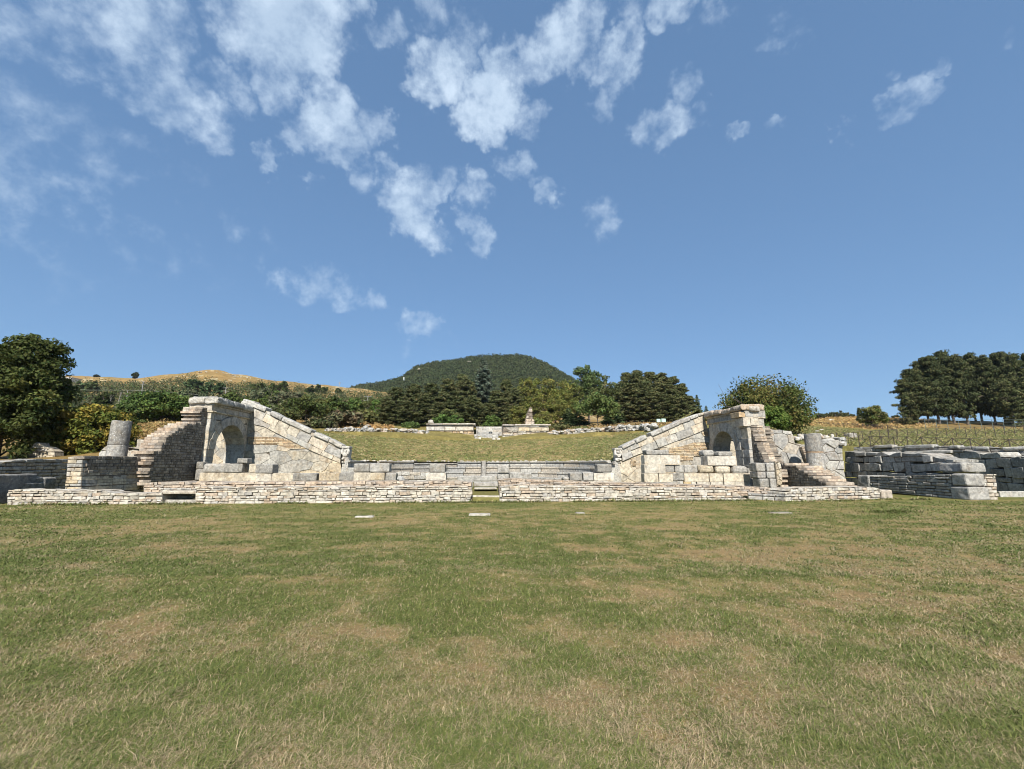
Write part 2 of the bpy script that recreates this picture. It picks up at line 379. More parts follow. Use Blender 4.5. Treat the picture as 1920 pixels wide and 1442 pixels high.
def masonry(mb, pl, outline, cells, depth=.5, gap=.008, bev=.012, off=.03, p='white', mode='clip', d=0.0, seed=1, mortar=(.20,.17,.14), layers=1, drop=0.0, mdep=.03, p0=None):
    rg = random.Random(seed); outline = ccw(outline)
    for c in cells:
        c = ccw(c); cen = (sum(q[0] for q in c)/len(c), sum(q[1] for q in c)/len(c))
        if mode == 'pick':
            if not inside(cen, outline): continue
            q = c
        else:
            q = clip(outline, c)
            if len(q) < 3: continue
        if drop and rg.random() < drop: continue
        for k in range(layers):
            dk = depth/layers
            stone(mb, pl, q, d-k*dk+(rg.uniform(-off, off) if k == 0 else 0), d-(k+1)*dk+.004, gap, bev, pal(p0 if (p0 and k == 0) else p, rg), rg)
        mb.poly([pl.at(x, y, d-.004-mdep-off*.5) for x, y in q], mortar)
        if depth > .6: mb.poly([pl.at(x, y, d-depth*.7) for x, y in q], mortar)
def wall_px(mb, pl, pts, kind='coursed', zf=zi, hs=(.1,.16), ls=(.22,.5), size=(.9,.6), ang=0, zmin=None, **kw):
    ol = [pl.px(*zf(x, y)) for x, y in pts]
    if zmin is not None: ol = [(a, zmin if b < zmin else b) for a, b in ol]
    rg = random.Random(kw.get('seed', 1)*7+3)
    cells = coursed(bbox(ol), hs, ls, rg, kw.pop('jit', .12), ang) if kind == 'coursed' else voronoi(bbox(ol), size[0], size[1], rg, kw.pop('jit', .8))
    kw.pop('jit', None)
    masonry(mb, pl, ol, cells, **kw); return ol
def rblock(mb, c, dims, ax=None, r=.04, amp=.02, t=(.4,.4,.4), n=4, seed=0):
    """rounded, roughened stone block; c centre, dims full size along ax (three unit vectors)"""
    ax = ax or (Vector((1,0,0)), Vector((0,1,0)), Vector((0,0,1))); h = [q/2 for q in dims]; r = min(r, min(h)*.9)
    idx = {}; V = []; Fc = []
    G = [[-1]+[-(1-r/h[i])+2*(1-r/h[i])*q/(n-2) for q in range(n-1)]+[1] if n > 2 else [-1+2*q/n for q in range(n+1)] for i in range(3)]
    def vert(p):
        k = tuple(round(q, 4) for q in p)
        if k in idx: return idx[k]
        q = [p[i]*h[i] for i in range(3)]; inn = [max(-(h[i]-r), min(h[i]-r, q[i])) for i in range(3)]
        dv = Vector([q[i]-inn[i] for i in range(3)]); l = dv.length
        if l > 1e-6: dv = dv*(r/l)
        P = Vector(inn)+dv; W = Vector(c)+ax[0]*P.x+ax[1]*P.y+ax[2]*P.z
        nv = mnoise.noise_vector(W*1.7+Vector((seed*3.1, 0, 0)))*amp + mnoise.noise_vector(W*5.1)*amp*.5
        idx[k] = len(V); V.append(W+nv); return idx[k]
    for axis in range(3):
        for sg in (-1, 1):
            u, v = [(1,2),(2,0),(0,1)][axis]
            for i in range(n):
                for j in range(n):
                    q = []
                    for (a, b) in ((i,j),(i+1,j),(i+1,j+1),(i,j+1)):
                        p = [0,0,0]; p[axis] = sg; p[u] = G[u][a]; p[v] = G[v][b]; q.append(vert(p))
                    Fc.append(q if sg > 0 else q[::-1])
    mb.arrays(V, Fc, t)
def pblock(mb, pl, rect, zf=zi, depth=.6, d=0.0, t=(.4,.4,.4), zmin=None, **kw):
    """block whose front face fills the pixel rectangle on the plane"""
    x0, y0, x1, y1 = rect; a = pl.px(*zf(x0, y0)); b = pl.px(*zf(x1, y1))
    zb = b[1] if zmin is None else zmin
    c = pl.at((a[0]+b[0])/2, (a[1]+zb)/2, d-depth/2)
    rblock(mb, c, (abs(b[0]-a[0]), depth, abs(a[1]-zb)), (pl.A, -pl.N, Vector((0,0,1))), t=t, **kw)
    return c
def rock(mb, c, dims, t, rg, n=2, rough=.22):
    c = Vector(c); s = rg.random()*50; k = Matrix.Rotation(rg.random()*6.28, 3, 'Z') @ Matrix.Rotation(rg.uniform(-.3,.3), 3, 'X')
    V = []
    for v in ROCKV: 
        q = v*(1+rough*2*mnoise.noise(v*1.3+Vector((s,0,0)))+rough*mnoise.noise(v*3+Vector((s,4,0)))); V.append(c+k@Vector((q.x*dims[0]/2, q.y*dims[1]/2, q.z*dims[2]/2)))
    mb.arrays(V, ROCKF, t)
_b = bmesh.new(); bmesh.ops.create_icosphere(_b, subdivisions=2, radius=1)
ROCKV = [v.co.copy() for v in _b.verts]; ROCKF = [tuple(v.index for v in f.verts) for f in _b.faces]; _b.free()
ROCKV = [Vector([math.copysign(abs(c)**.75, c) for c in v]) for v in ROCKV]
def tube(mb, pts, rad, t=(.3,.3,.3), n=7):
    rings = []; pts = [Vector(p) for p in pts]
    for i, p in enumerate(pts):
        d = (pts[min(i+1, len(pts)-1)]-pts[max(i-1, 0)]).normalized()
        a = d.cross(Vector((0,0,1)) if abs(d.z) < .9 else Vector((1,0,0))).normalized(); b = d.cross(a)
        r = rad[i] if isinstance(rad, (list, tuple)) else rad
        rings.append([p+a*(math.cos(2*math.pi*k/n)*r)+b*(math.sin(2*math.pi*k/n)*r) for k in range(n)])
    mb.ring(rings, t)
# ------------------------------------------------------------------ setting: lawn, cavea slope, hillside, wooded hill
GREEN = np.array([.108, .124, .044]); OLIVE = np.array([.165, .158, .068]); STRAW = np.array([.255, .205, .112]); EARTH = np.array([.275, .188, .128])
def lawn_field(x, y):
    """0 = bare straw, 1 = lush green"""
    g = .26*fbm(x*.25+3, y*.5+9, 3, 3) + .36*fbm(x*.9+y*.25, y*1.5, 5, 4) + .38*fbm(x*3.3, y*3.6, 8, 4)
    left = np.clip((-x-.5)/4, 0, 1)*np.clip((11-y)/8, 0, 1)
    return np.clip((g-.50)*(4.0-1.3*np.clip((y-7)/9, 0, 1))+.50 + .16*np.clip((y-8)/8, 0, 1) + .13*left - .06*np.exp(-((x-1.2)/2.2)**2-((y-6)/4)**2), 0, 1)
def lawn_col(g):
    g = g[:, None]; a = EARTH*(1-np.clip(g/.3, 0, 1)) + STRAW*np.clip(g/.3, 0, 1)
    b = STRAW*.6+OLIVE*.4; c = OLIVE
    r = np.where(g < .3, a*.6+STRAW*.4, np.where(g < .6, STRAW*(1-(g-.3)/.3)+OLIVE*((g-.3)/.3), OLIVE*(1-(g-.6)/.4)+GREEN*((g-.6)/.4)))
    return r
def grid_mesh(name, P, colf, mat, label_kind='structure', smooth=True):
    """P (n, m, 3) grid of points -> one sheet; colf(centres) -> face tint"""
    n, m, _ = P.shape; V = P.reshape(-1, 3)
    i, j = np.meshgrid(np.arange(n-1), np.arange(m-1), indexing='ij'); a = (i*m+j).ravel()
    q = np.stack([a, a+1, a+m+1, a+m], 1); cen = V[q].mean(1)
    me = np_mesh(name, V, q.ravel(), np.arange(len(q))*4, colf(cen), smooth)
    o = link(name, me, mat); return tag(o, kind=label_kind)
# lawn: fine near the camera, coarse further out
ys = np.concatenate([np.linspace(-30, 1.5, 8), np.linspace(1.7, 8, 90), np.linspace(8.1, 24, 110), np.linspace(25, 70, 25)])
xs = np.concatenate([np.linspace(-160, -32, 12), np.linspace(-30, -9, 90), np.linspace(-8.8, 8.8, 170), np.linspace(9, 30, 90), np.linspace(32, 160, 12)])
X, Y = np.meshgrid(xs, ys, indexing='ij'); Z = (fbm(X*.5, Y*.5, 2, 3)-.5)*.10*np.clip((18-Y)/10, 0, 1) - .03
grid_mesh('lawn', np.stack([X, Y, Z], 2).transpose(1, 0, 2)[:, :, :], lambda c: lawn_col(lawn_field(c[:,0], c[:,1])), M_LAWN)
def lawn_z(x, y): return (fbm(x*.5, y*.5, 2, 3)-.5)*.10*np.clip((18-y)/10, 0, 1) - .03

# cavea: turf slope that rises in a half ring behind the benches
CX0, CY0 = .2, 33.0; RIN, ROUT, ZIN = 10.15, 27.2, 1.86
def cavea_out(th):                      # height of the rim: higher at the two horns
    return 4.95 + .95*abs(math.cos(th))**2
def rout(th):
    a = min(th, math.pi-th)/math.radians(48); a = min(1, max(0, a)); return 17.3+(ROUT-17.3)*a*a*(3-2*a)
P = []
for t in np.concatenate([np.linspace(0, 1, 60), [1.03]]):
    row = []
    for th in np.linspace(0, math.pi, 130):
        r = RIN+(rout(th)-RIN)*t; x = CX0+r*math.cos(th); y = CY0+r*math.sin(th)
        if y < 33.25: y = 33.25
        z = ZIN+(cavea_out(th)-ZIN)*t + (mnoise.noise(Vector((x*.4, y*.4, 0)))*.08+mnoise.noise(Vector((x*1.1, y*1.1, 3)))*.04)*min(1, t*6)
        row.append((x, y, z-(.5 if t > 1.01 else 0)))
    P.append(row)
def cavea_col(c):
    x, y = c[:,0], c[:,1]; r = np.hypot(x-CX0, y-CY0)
    g = .55*fbm(x*.16+9, y*.22, 31, 4)+.45*fbm(x*.8, y*.8, 33, 3)
    g = g*.6+.4*fbm(x*2.6, y*2.6, 35, 3); g = np.clip((g-.5)*3.6+.64 - .16*np.exp(-((x-.8)/3.0)**2)*(r < 16), 0.12, 1)
    return lawn_col(g)
grid_mesh('grass_slope', np.array(P), cavea_col, M_SLOPE)

# hillside: distance / height profiles per direction
TER = [(-700,[(22,868),(50,845),(110,790),(300,735),(600,706),(760,716)]), (-150,[(26,868),(48,845),(100,792),(220,742),(430,706),(540,714)]),
 (0,[(28,866),(45,846),(100,790),(220,740),(430,703),(540,712)]), (130,[(29,862),(45,838),(100,782),(220,736),(430,704),(540,713)]),
 (180,[(31,855),(46,826),(100,780),(220,738),(430,706),(540,715)]), (250,[(34,846),(48,802),(100,776),(220,736),(430,709),(540,718)]),
 (330,[(37,838),(50,799),(100,774),(220,733),(430,701),(540,712)]), (400,[(40,828),(52,797),(100,774),(220,733),(430,692.5),(540,703)]),
 (450,[(42,822),(54,798),(100,775),(220,737),(430,703),(540,715)]), (520,[(46,814),(56,800),(100,777),(220,745),(430,714),(540,724)]),
 (600,[(51,809),(60,800),(100,782),(220,750),(430,721.5),(540,730)]), (660,[(54,810),(62,799),(100,783),(220,752),(430,727),(540,735)]),
 (720,[(56,812),(64,801),(100,786),(220,756),(430,735),(540,742)]), (800,[(58,817),(66,803),(100,792),(220,768),(430,748),(540,756)]),
 (930,[(60.5,826),(68,806),(100,796),(220,775),(430,758),(540,765)]), (1040,[(58.5,817),(66,806),(100,795),(220,778),(430,762),(540,770)]),
 (1130,[(56,811),(64,800),(100,792),(220,785),(430,780),(540,790)]), (1210,[(52,808),(62,797),(95,790),(220,790),(430,800),(540,815)]),
 (1340,[(46,810),(60,797),(95,789),(150,792),(430,815),(540,830)]), (1450,[(41,815),(58,800),(90,790),(150,794),(430,825),(540,840)]),
 (1510,[(37,829),(50,813),(78,792),(110,783),(300,815),(500,835)]), (1570,[(36,836),(50,816),(78,796),(112,779),(300,812),(500,835)]),
 (1640,[(36,838),(50,820),(78,799),(112,780),(300,812),(500,835)]), (1700,[(36,839),(50,821),(74,800),(100,786),(300,815),(500,835)]),
 (1800,[(35,840),(50,822),(72,802),(95,789),(300,818),(500,838)]), (1920,[(33,842),(50,824),(70,804),(92,792),(300,820),(500,840)]),
 (2150,[(28,848),(46,828),(66,806),(88,795),(300,822),(500,842)]), (2600,[(22,852),(40,832),(60,808),(84,797),(300,824),(500,845)])]
pxs = np.array([t[0] for t in TER], float)
cols = np.concatenate([np.linspace(-700, -40, 26)[:-1], np.linspace(-40, 1960, 300), np.linspace(1960, 2600, 26)[1:]])
tt = np.concatenate([np.linspace(0, 5, 150)])
def ter_Yp(px, t):
    k = int(min(4, math.floor(t))); f = t-k
    def val(c, q): return TER[c][1][k][q]*(1-f)+TER[c][1][k+1][q]*f
    c = int(np.searchsorted(pxs, px, 'right')-1); c = max(0, min(len(TER)-2, c)); u = (px-pxs[c])/(pxs[c+1]-pxs[c]); u = u*u*(3-2*u)
    return val(c, 0)*(1-u)+val(c+1, 0)*u, val(c, 1)*(1-u)+val(c+1, 1)*u
P = np.zeros((len(tt)+1, len(cols), 3))
for i, t in enumerate(tt):
    for j, px in enumerate(cols):
        yy, py = ter_Yp(px, t); p = onY(px, py, yy); D = yy
        p.z += mnoise.noise(p*.09)*.0022*D*min(1, t) + mnoise.noise(p*.35)*.0007*D*min(1, t)
        P[i+1, j] = p
P[0] = P[1]; P[0, :, 2] = -2.0; P[0, :, 1] -= .5
def ter_point(px, t): yy, py = ter_Yp(px, t); return onY(px, py, yy)
def ter_at(px, Yw):
    """ground point of the hillside below image column px at world depth Yw"""
    lo, hi = 0.0, 5.0
    for _ in range(40):
        m = (lo+hi)/2
        if ter_Yp(px, m)[0] < Yw: lo = m
        else: hi = m
    return ter_point(px, lo)
def hill_col(c):
    x, y = c[:,0], c[:,1]; dist = np.hypot(x, y); right = (x > .45*y)
    dry = np.array([.235, .160, .080]); grs = np.array([.150, .142, .064]); rockc = np.array([.42, .38, .32])
    n = fbm(x*.05, y*.05, 41, 4); n2 = fbm(x*.25, y*.25, 43, 4)
    g = np.clip((n-.5)*4+.5, 0, 1)[:, None]
    far = np.clip((dist-90)/80, 0, 1)[:, None]
    col = dry*(1-g*.25)+grs*g*.25
    rg_ = np.clip((y-66)/16 + (n2-.5)*2.0, 0, 1)[:, None]      # right: mown grass near, dry crest further up
    col = np.where(right[:, None], grs*(1-rg_)*(.9+.3*n2[:, None])+dry*rg_, col*(.8+.4*n2[:, None]))
    near = np.clip((78-dist)/12, 0, 1)[:, None]*np.clip((x > -.42*y), 0, 1)[:, None]; col = np.where(right[:, None], col, col*(1-near*.75)+grs*1.05*near*.75)
    st = ((fbm(x*.12, y*.12, 47, 4) > .66) & (dist > 150))[:, None]
    return np.where(st, col*.5+rockc*.5, col)
grid_mesh('hillside', P, hill_col, M_HILL)

# the wooded hill far behind
SIL = [(560,752),(600,745),(640,738),(652,729),(675,723),(705,719),(735,713),(757,706),(763,698),(782,687),(812,679),(850,674),(888,667),(930,664.5),(970,665.5),(1000,672),(1022,681),(1052,698),(1082,714),(1130,738),(1190,765),(1260,800)]
sx = np.array([s[0] for s in SIL], float); sy = np.array([s[1] for s in SIL], float)
cols2 = np.linspace(560, 1260, 120); P2 = []
for t in np.linspace(0, 1.25, 50):
    row = []
    for px in cols2:
        top = np.interp(px, sx, sy)+2.5; bot = max(top, 775 if px < 1100 else 800)
        if t <= 1: yy = 430+270*t; py = bot+(top-bot)*(1-(1-t)**1.5)
        else: yy = 700+400*(t-1); py = top+(t-1)*60
        p = onY(px, py, yy); p.z += mnoise.noise(p*.02)*2.2+mnoise.noise(p*.06)*1.0; row.append(p)
    P2.append(row)
WOODHILL = np.array(P2)
grid_mesh('wooded_hill', WOODHILL, lambda c: np.tile([.038, .050, .026], (len(c), 1)), M_HILL)

# ------------------------------------------------------------------ stage front wall
YF, YT, YPR, XL, XR, YA = 19.4, 20.3, 27.3, -17.3, 17.9, 33.0
PF, PT, PP, PAN = PY(YF), PY(YT), PY(YPR), PY(YA)
PLX, PRX, PLB, PRB, PL1 = PX(XL), PX(XR), PX(-17.8), PX(18.4), PX(-18.2)
def one(name, label, cat, mat=M_STONE, group=None):
    """context: returns (mb, finish)"""
    mb = MB()
    def fin(): o = mb.build(name, mat); tag(o, label, cat, group); return o
    return mb, fin
def rag(pts, amp=1.2, step=9, seed=1):
    """ragged top edge between given pixel points"""
    rg = random.Random(seed); out = []
    for (a, b) in zip(pts[:-1], pts[1:]):
        n = max(1, int(abs(b[0]-a[0])/step))
        for i in range(n): f = i/n; out.append((a[0]+(b[0]-a[0])*f, a[1]+(b[1]-a[1])*f+rg.uniform(-amp, amp)))
    out.append(pts[-1]); return out
BRK = dict(hs=(.075,.15), ls=(.14,.46), off=.035, gap=.009, bev=.016, jit=.2, mdep=.02, mortar=(.27,.235,.19))
mb, fin = one('low_wall', 'low white dry stone wall running left of the small dark niche', 'wall', group='stage front walls')
wall_px(mb, PF, rag([(14,918),(120,919),(195,920),(202,924),(262,926),(304,923)], 1, 8, 2)+[(304,948),(12,948)], depth=.9, layers=2, p='white', seed=3, zmin=-.05, **BRK); fin()
mb, fin = one('low_wall', 'long white dry stone wall between the niche and the central step opening', 'wall', group='stage front walls')
wall_px(mb, PF, rag([(366,913),(420,914),(560,913),(700,912.5),(800,912),(870,912),(884,915)], 1.1, 8, 4)+[(886,925),(880,948),(366,948)], depth=.85, layers=2, p='white', seed=5, zmin=-.05, **BRK); fin()
mb, fin = one('low_wall', 'white dry stone wall from the central step opening rightwards to the grassy break', 'wall', group='stage front walls')
wall_px(mb, PF, rag([(938,912),(960,910),(1060,911),(1130,912),(1240,914),(1300,915),(1372,917)], 1.2, 8, 6)+[(1384,927),(1403,936),(1403,948),(936,948)], depth=.85, layers=2, p='white', seed=7, zmin=-.05, **BRK)
fin()
mb, fin = one('low_wall', 'white dry stone wall below the tall column, ending in a big squared stone', 'wall', group='stage front walls')
P_ = Pl((13.3,18.75), (19.9,19.75))
wall_px(mb, P_, [(1472,924),(1478,917)]+rag([(1490,915),(1530,914),(1600,913),(1640,914)], .8, 8, 8)+[(1652,917),(1652,945),(1472,945)], depth=1.0, layers=2, p='white', seed=9, zmin=-.05, **BRK)
pblock(mb, P_, (1653,919,1676,934), depth=.9, t=(.52,.47,.41), zmin=-.03, r=.06, amp=.02)
fin()
mb, fin = one('rubble_bank', 'long upper tier of rough stone courses set back on the left stage wall', 'wall', group='stage back tiers')
wall_px(mb, PT, rag([(272,906),(290,904),(372,903.5),(430,905),(520,904),(640,903),(700,902.5),(760,903),(850,902.5),(872,904)], 1.3, 7, 10)+[(884,906),(884,930),(268,926),(268,916)], depth=1.3, layers=2, p='pink', seed=11, drop=.01, **BRK); fin()
mb, fin = one('rubble_bank', 'upper tier of rough stone courses set back right of the step opening', 'wall', group='stage back tiers')
wall_px(mb, PT, rag([(934,900),(945,898),(1000,899),(1070,902),(1130,905.5),(1180,906),(1234,907),(1290,909),(1400,912),(1445,915)], 1.2, 7, 12)+[(1447,930),(936,930)], depth=1.3, layers=2, p='pink', seed=13, drop=.01, **BRK); fin()
# niche: lintel course, back and sill
mb, fin = one('wall_niche', 'small dark niche under the left stage wall', 'niche')
a = PF.px(304, 925); b = PF.px(366, 942)
rblock(mb, PF.at((a[0]+b[0])/2, a[1]+.02, -.5), (b[0]-a[0]+.1, .9, .12), t=(.5,.46,.40), r=.03, amp=.012, seed=4)
wall_px(mb, PY(YF+.86), [(300,915),(370,915),(370,945),(300,945)], depth=.2, p='grey', seed=15, zmin=-.05, **BRK); fin()
def slab(name, label, x0, x1, y0, y1, h, t=(.5,.48,.43), cat='slab', group=None, zf=zi):
    a = onZ(*zf(x0, y1), 0.0); b = onZ(*zf(x1, y1), 0.0); c = onZ(*zf((x0+x1)/2, y0), h); ax = (b-a); ax.z = 0; L_ = ax.length; ax.normalize(); n = Vector((0,0,1)).cross(ax)
    dep = max(.12, (c-(a+b)/2).dot(n)); cen = (a+b)/2 + n*dep/2 + Vector((0,0,h/2-.06))
    mb = MB(); rblock(mb, cen, (L_, dep, h+.12), (ax, n, Vector((0,0,1))), r=.03, amp=.015, t=t, n=6, seed=x0); return tag(mb.build(name, M_STONE), label, cat, group)
slab('threshold_slab', 'flat grey threshold slab on the lawn in front of the dark niche', 285, 367, 938, 943, .13, (.44,.43,.40), 'slab')
slab('threshold_slab', 'long pale threshold slab across the foot of the central step opening', 873, 957, 931, 938.5, .22, (.54,.52,.47), 'slab')
slab('stone_slab', 'worn flat slab flush with the lawn, left of the other lawn slabs', 665, 699, 966.5, 969, .02, (.52,.51,.47), 'slab', 'flat slabs in the lawn')
slab('stone_slab', 'brightest flat slab in the lawn, straight in front of the step opening', 879, 919, 962, 965.5, .035, (.54,.53,.49), 'slab', 'flat slabs in the lawn')
slab('stone_slab', 'short flat slab sunk in the lawn beside a strip of tall grass', 1080, 1098, 959.5, 961.5, .006, (.34,.33,.28), 'slab', 'flat slabs in the lawn')
slab('stone_slab', 'thin flat slab half covered by lawn, right of the other lawn slabs', 1449, 1487, 959.5, 961.5, .003, (.30,.285,.23), 'slab', 'flat slabs in the lawn')
slab('kerb_stone', 'long pale kerb stone on the grass at the right edge, beside the wall end', 1876, 1990, 922.5, 931, .26, (.46,.46,.44), 'kerb')
mb, fin = one('low_kerb_wall', 'low crumbling grey kerb of stones at the grassy break near the brick pier', 'wall')
P_ = Pl((12.2,20.4), (14.4,18.35))
wall_px(mb, P_, rag([(1402,925),(1430,927),(1455,929),(1484,926)], 1, 6, 3)+[(1486,945),(1402,938)], depth=.5, hs=(.14,.22), ls=(.3,.6), p='pale', seed=17, off=.03, gap=.012, bev=.03, zmin=-.05)
fin()
mb, fin = one('boulder', 'long rounded grey boulder on the end of the wall below the ramped brick wall', 'boulder')
pblock(mb, PY(19.3), (1474,914,1505,920), depth=.6, t=(.45,.45,.43), r=.2, amp=.04, n=6); fin()
# step inside the opening
st_ = thing('stone_steps', 'shallow stone steps inside the central opening of the stage wall', 'steps', (.1, 22, 0))
for (x0, x1, y0, y1, Yw, t) in ((888,934,905,912.5,23.0,(.42,.41,.39)), (889,932,915,918,21.4,(.46,.44,.38))):
    mb = MB(); pblock(mb, PY(Yw), (x0,y0,x1,y1), depth=.9, t=t, r=.03, amp=.012, n=5); mb.build('step', M_STONE, st_)
a, b = onY(886, 918, 22.2), onY(936, 918, 22.2); P = np.array([[[a.x+(b.x-a.x)*i/8, yy, zz] for i in range(9)] for yy, zz in ((19.75, -.05), (19.8, .14), (20.4, .2), (21.4, .30), (22.3, .36), (23.5, .40))])
grid_mesh('turf_step', P, lambda c: np.tile(OLIVE, (len(c), 1)), M_SLOPE)
mb, fin = one('squared_block', 'grey squared block closing the left cheek of the central step opening', 'block')
pblock(mb, PY(22.3), (*z4(1600,975), *z4(1688,1060)), depth=.8, t=(.42,.41,.39), n=5); fin()

# ------------------------------------------------------------------ proscenium plinth
g_pl = 'plinth courses of the stage'
def plinth(label, rows, base_d=0.0, Yw=YPR, zf=z3):
    root = thing('stage_plinth', label, 'plinth', tuple(PY(Yw).at(PY(Yw).px(*zf(*rows[0][0][:2]))[0], 0)), g_pl)
    pl = PY(Yw)
    for (rect, tone, dep, dd, nm) in rows:
        mb = MB(); t = {'c': (.60,.55,.46), 'w': (.60,.57,.51), 'g': (.33,.325,.31), 'p': (.43,.43,.42), 't': (.52,.45,.34), 'y': (.58,.46,.28)}[tone]
        k = RNG.uniform(.93, 1.05); t = tuple(q*k for q in t)
        smooth = tone in 'cwy'
        pblock(mb, pl, rect, zf, depth=dep, d=dd, t=t, r=.012 if smooth else .05, amp=.006 if smooth else .022, n=5, seed=rect[0])
        mb.build(nm, M_ASHLAR if smooth else M_ROUGH, root)
    return root
A3 = lambda X, Y: z3(X, Y)
def a2(X, Y): return (X/6.008+250, Y/6.008+720)
def z3from2(r): return ((r[0]/6.008+250-440)*6.008, r[1], (r[2]/6.008+250-440)*6.008, r[3])
rows = [(z3from2(r), t, d, dd, n) for r, t, d, dd, n in [((755,1000,1208,1092),'c',.7,.05,'panel'),((1211,1000,1386,1092),'c',.7,.05,'panel'),((1090,1094,1410,1165),'w',.8,.12,'base_slab'),
  ((755,1094,1086,1165),'c',.8,.06,'base_slab')]]
rows += [((250,1008,412,1092),'w',.7,.05,'panel'), ((414,1008,470,1092),'c',.6,.0,'panel'),((472,1004,662,1094),'c',.6,.0,'panel'),((270,1098,445,1160),'t',.7,.08,'base_slab'),
  ((664,1006,925,1092),'g',.8,.12,'course_block'),((950,995,1060,1092),'t',.6,.0,'course_block'),((1062,1000,1180,1092),'t',.6,.0,'course_block'),((1182,998,1343,1092),'g',.7,.04,'course_block'),
  ((1346,998,1536,1090),'c',.7,.05,'panel')]
plinth('pale slab plinth below the left arch and the left polygonal wall', rows)
plinth('pale slab plinth with tall end slab below the right arch', [
 ((478,728,910,832),'w',.6,.30,'panel'),((478,836,734,942),'w',.6,.30,'panel'),((478,946,650,1048),'c',.6,.30,'panel'),((652,946,822,1048),'c',.6,.30,'panel'),
 ((822,944,962,1030),'g',.7,.20,'course_block'),((964,945,1262,1044),'c',.7,.16,'panel'),((1264,945,1430,1044),'c',.7,.16,'panel'),((1432,945,1756,1044),'c',.7,.16,'panel'),
 ((960,1046,1048,1098),'y',.7,.16,'base_slab'),((1052,1047,1112,1115),'w',.8,.14,'base_slab'),((1116,1047,1276,1117),'w',.8,.18,'base_slab'),((1280,1047,1436,1117),'w',.8,.16,'base_slab'),((1440,1047,1754,1117),'w',.8,.18,'base_slab'),
 ((490,1050,816,1075),'p',.6,.3,'base_slab'),((820,1036,958,1090),'p',.6,.14,'base_slab')], zf=z6)
plinth('low run of grey and cream slabs right of the benches, below the right wall end', [
 ((1206,815,1355,902),'g',.7,.1,'course_block'),((1362,803,1488,902),'p',.7,.12,'course_block'),((1492,815,1732,903),'w',.7,.1,'panel'),((1342,907,1722,935),'w',.9,.2,'base_slab')], zf=z5)
plinth('low grey stone course in front of the benches, right of the step opening', [
 ((342,815,480,885),'p',.6,.0,'course_block'),((484,815,748,885),'p',.6,-.03,'course_block'),((-150,850,338,915),'p',.5,-.5,'course_block')], zf=z5)
# single blocks lying on or beside the plinth
def block(label, rect, zf, tone, Yw=YPR, dep=.8, d=.1, mat=None, name='stone_block', cat='block', group='single stone blocks on the stage', **kw):
    t = {'g': (.34,.335,.32), 'd': (.27,.265,.25), 'p': (.44,.435,.42), 'c': (.58,.53,.44), 'w': (.60,.57,.52), 't': (.50,.44,.34)}[tone]
    mb = MB(); kw.setdefault('r', .05); kw.setdefault('amp', .025); kw.setdefault('n', 6)
    pblock(mb, PY(Yw), rect, zf, depth=dep, d=d, t=t, seed=rect[0], **kw)
    return tag(mb.build(name, mat or M_ROUGH), label, cat, group)
block('long broken grey block lying across the sill of the left arch', (795,898,1030,998), z2, 'p', r=.12, amp=.05)
block('grey block with a dark end beside the long broken one under the left arch', (1036,898,1228,998), z2, 'g')
block('small grey block perched above the others at the far jamb of the left arch', (1180,838,1290,893), z2, 'g', dep=.6)
block('cream cut stone between two grey blocks right of the left arch', (1294,900,1388,1000), z2, 'c', dep=.5, d=-.1)
block('big grey squared block on the pale plinth, just right of the left arch', (245,905,432,1005), z3, 'g')
block('rough grey block on the plinth touching the left carved wall end', (165,748,366,858), z4, 'g', r=.09, amp=.03)
block('wide smooth grey block above the tan plinth stones, first right of the left wall end', (376,748,618,858), z4, 'p')
block('brown grey plinth stone under the wide smooth grey block', (385,868,562,965), z4, 't', name='course_block')
block('small upright grey block standing alone left of the pale round boulder', (574,874,706,972), z4, 'g', dep=.6)
block('grey block resting on the cream slab in front of the benches', (1136,756,1336,860), z4, 'g')
block('cream slab under a grey block in front of the benches, with a dark right end', (1090,868,1345,962), z4, 'w', mat=M_ASHLAR, r=.015, amp=.006)
block('pale grey block standing alone before the benches, right of the step opening', (342,716,480,812), z5, 'p', dep=.6)
block('grey block on the plinth touching the right carved wall end', (1532,706,1712,806), z5, 'g', r=.08)
block('low broken grey stones before the right end of the benches', (1130,865,1200,905), z5, 'p', r=.15, amp=.05)
block('dark grey capping block on the tall pale end slab, under the right sloping wall', (520,664,786,722), z6, 'g', Yw=28.2)
block('rough grey block left of the eroded ones under the right arch', (738,846,850,932), z6, 'g', d=.15)
block('narrow grey block between rough neighbours left of the right arch', (854,846,968,932), z6, 'p', d=.15)
block('bluish grey block left of the altar shaped slab of the right arch', (972,846,1134,936), z6, 'p', d=.1)
block('eroded tan and grey boulder under the left end of the altar shaped slab', (1136,850,1326,936), z6, 't', d=.2, r=.14, amp=.05)
block('eroded cream boulder under the middle of the altar shaped slab', (1336,862,1524,940), z6, 'c', d=.2, r=.12, amp=.04)
block('large pitted rounded boulder at the right end of the right plinth', (1534,856,1724,948), z6, 'p', d=.2, r=.16, amp=.05)
block('altar shaped smooth cream slab in front of the right arch', (1242,740,1590,850), z6, 'w', d=.15, dep=.9, mat=M_ASHLAR, r=.015, amp=.006, name='altar_slab', cat='slab')
block('split grey fragment on the left end of the altar shaped slab', (1196,664,1330,738), z6, 'p', Yw=28.6, r=.12, amp=.05)
block('broken grey block lying on the right end of the altar shaped slab', (1384,682,1550,738), z6, 'g', Yw=28.0, r=.08, amp=.05)
block('grey rounded block stacked highest at the foot of the right arch pier', (1732,882,1852,1002), z6, 'g', Yw=27.6, r=.14, amp=.04)
block('grey cracked block in the middle of the stack beside the right plinth', (1756,1006,1876,1076), z6, 'g', Yw=27.2, r=.08, amp=.03)
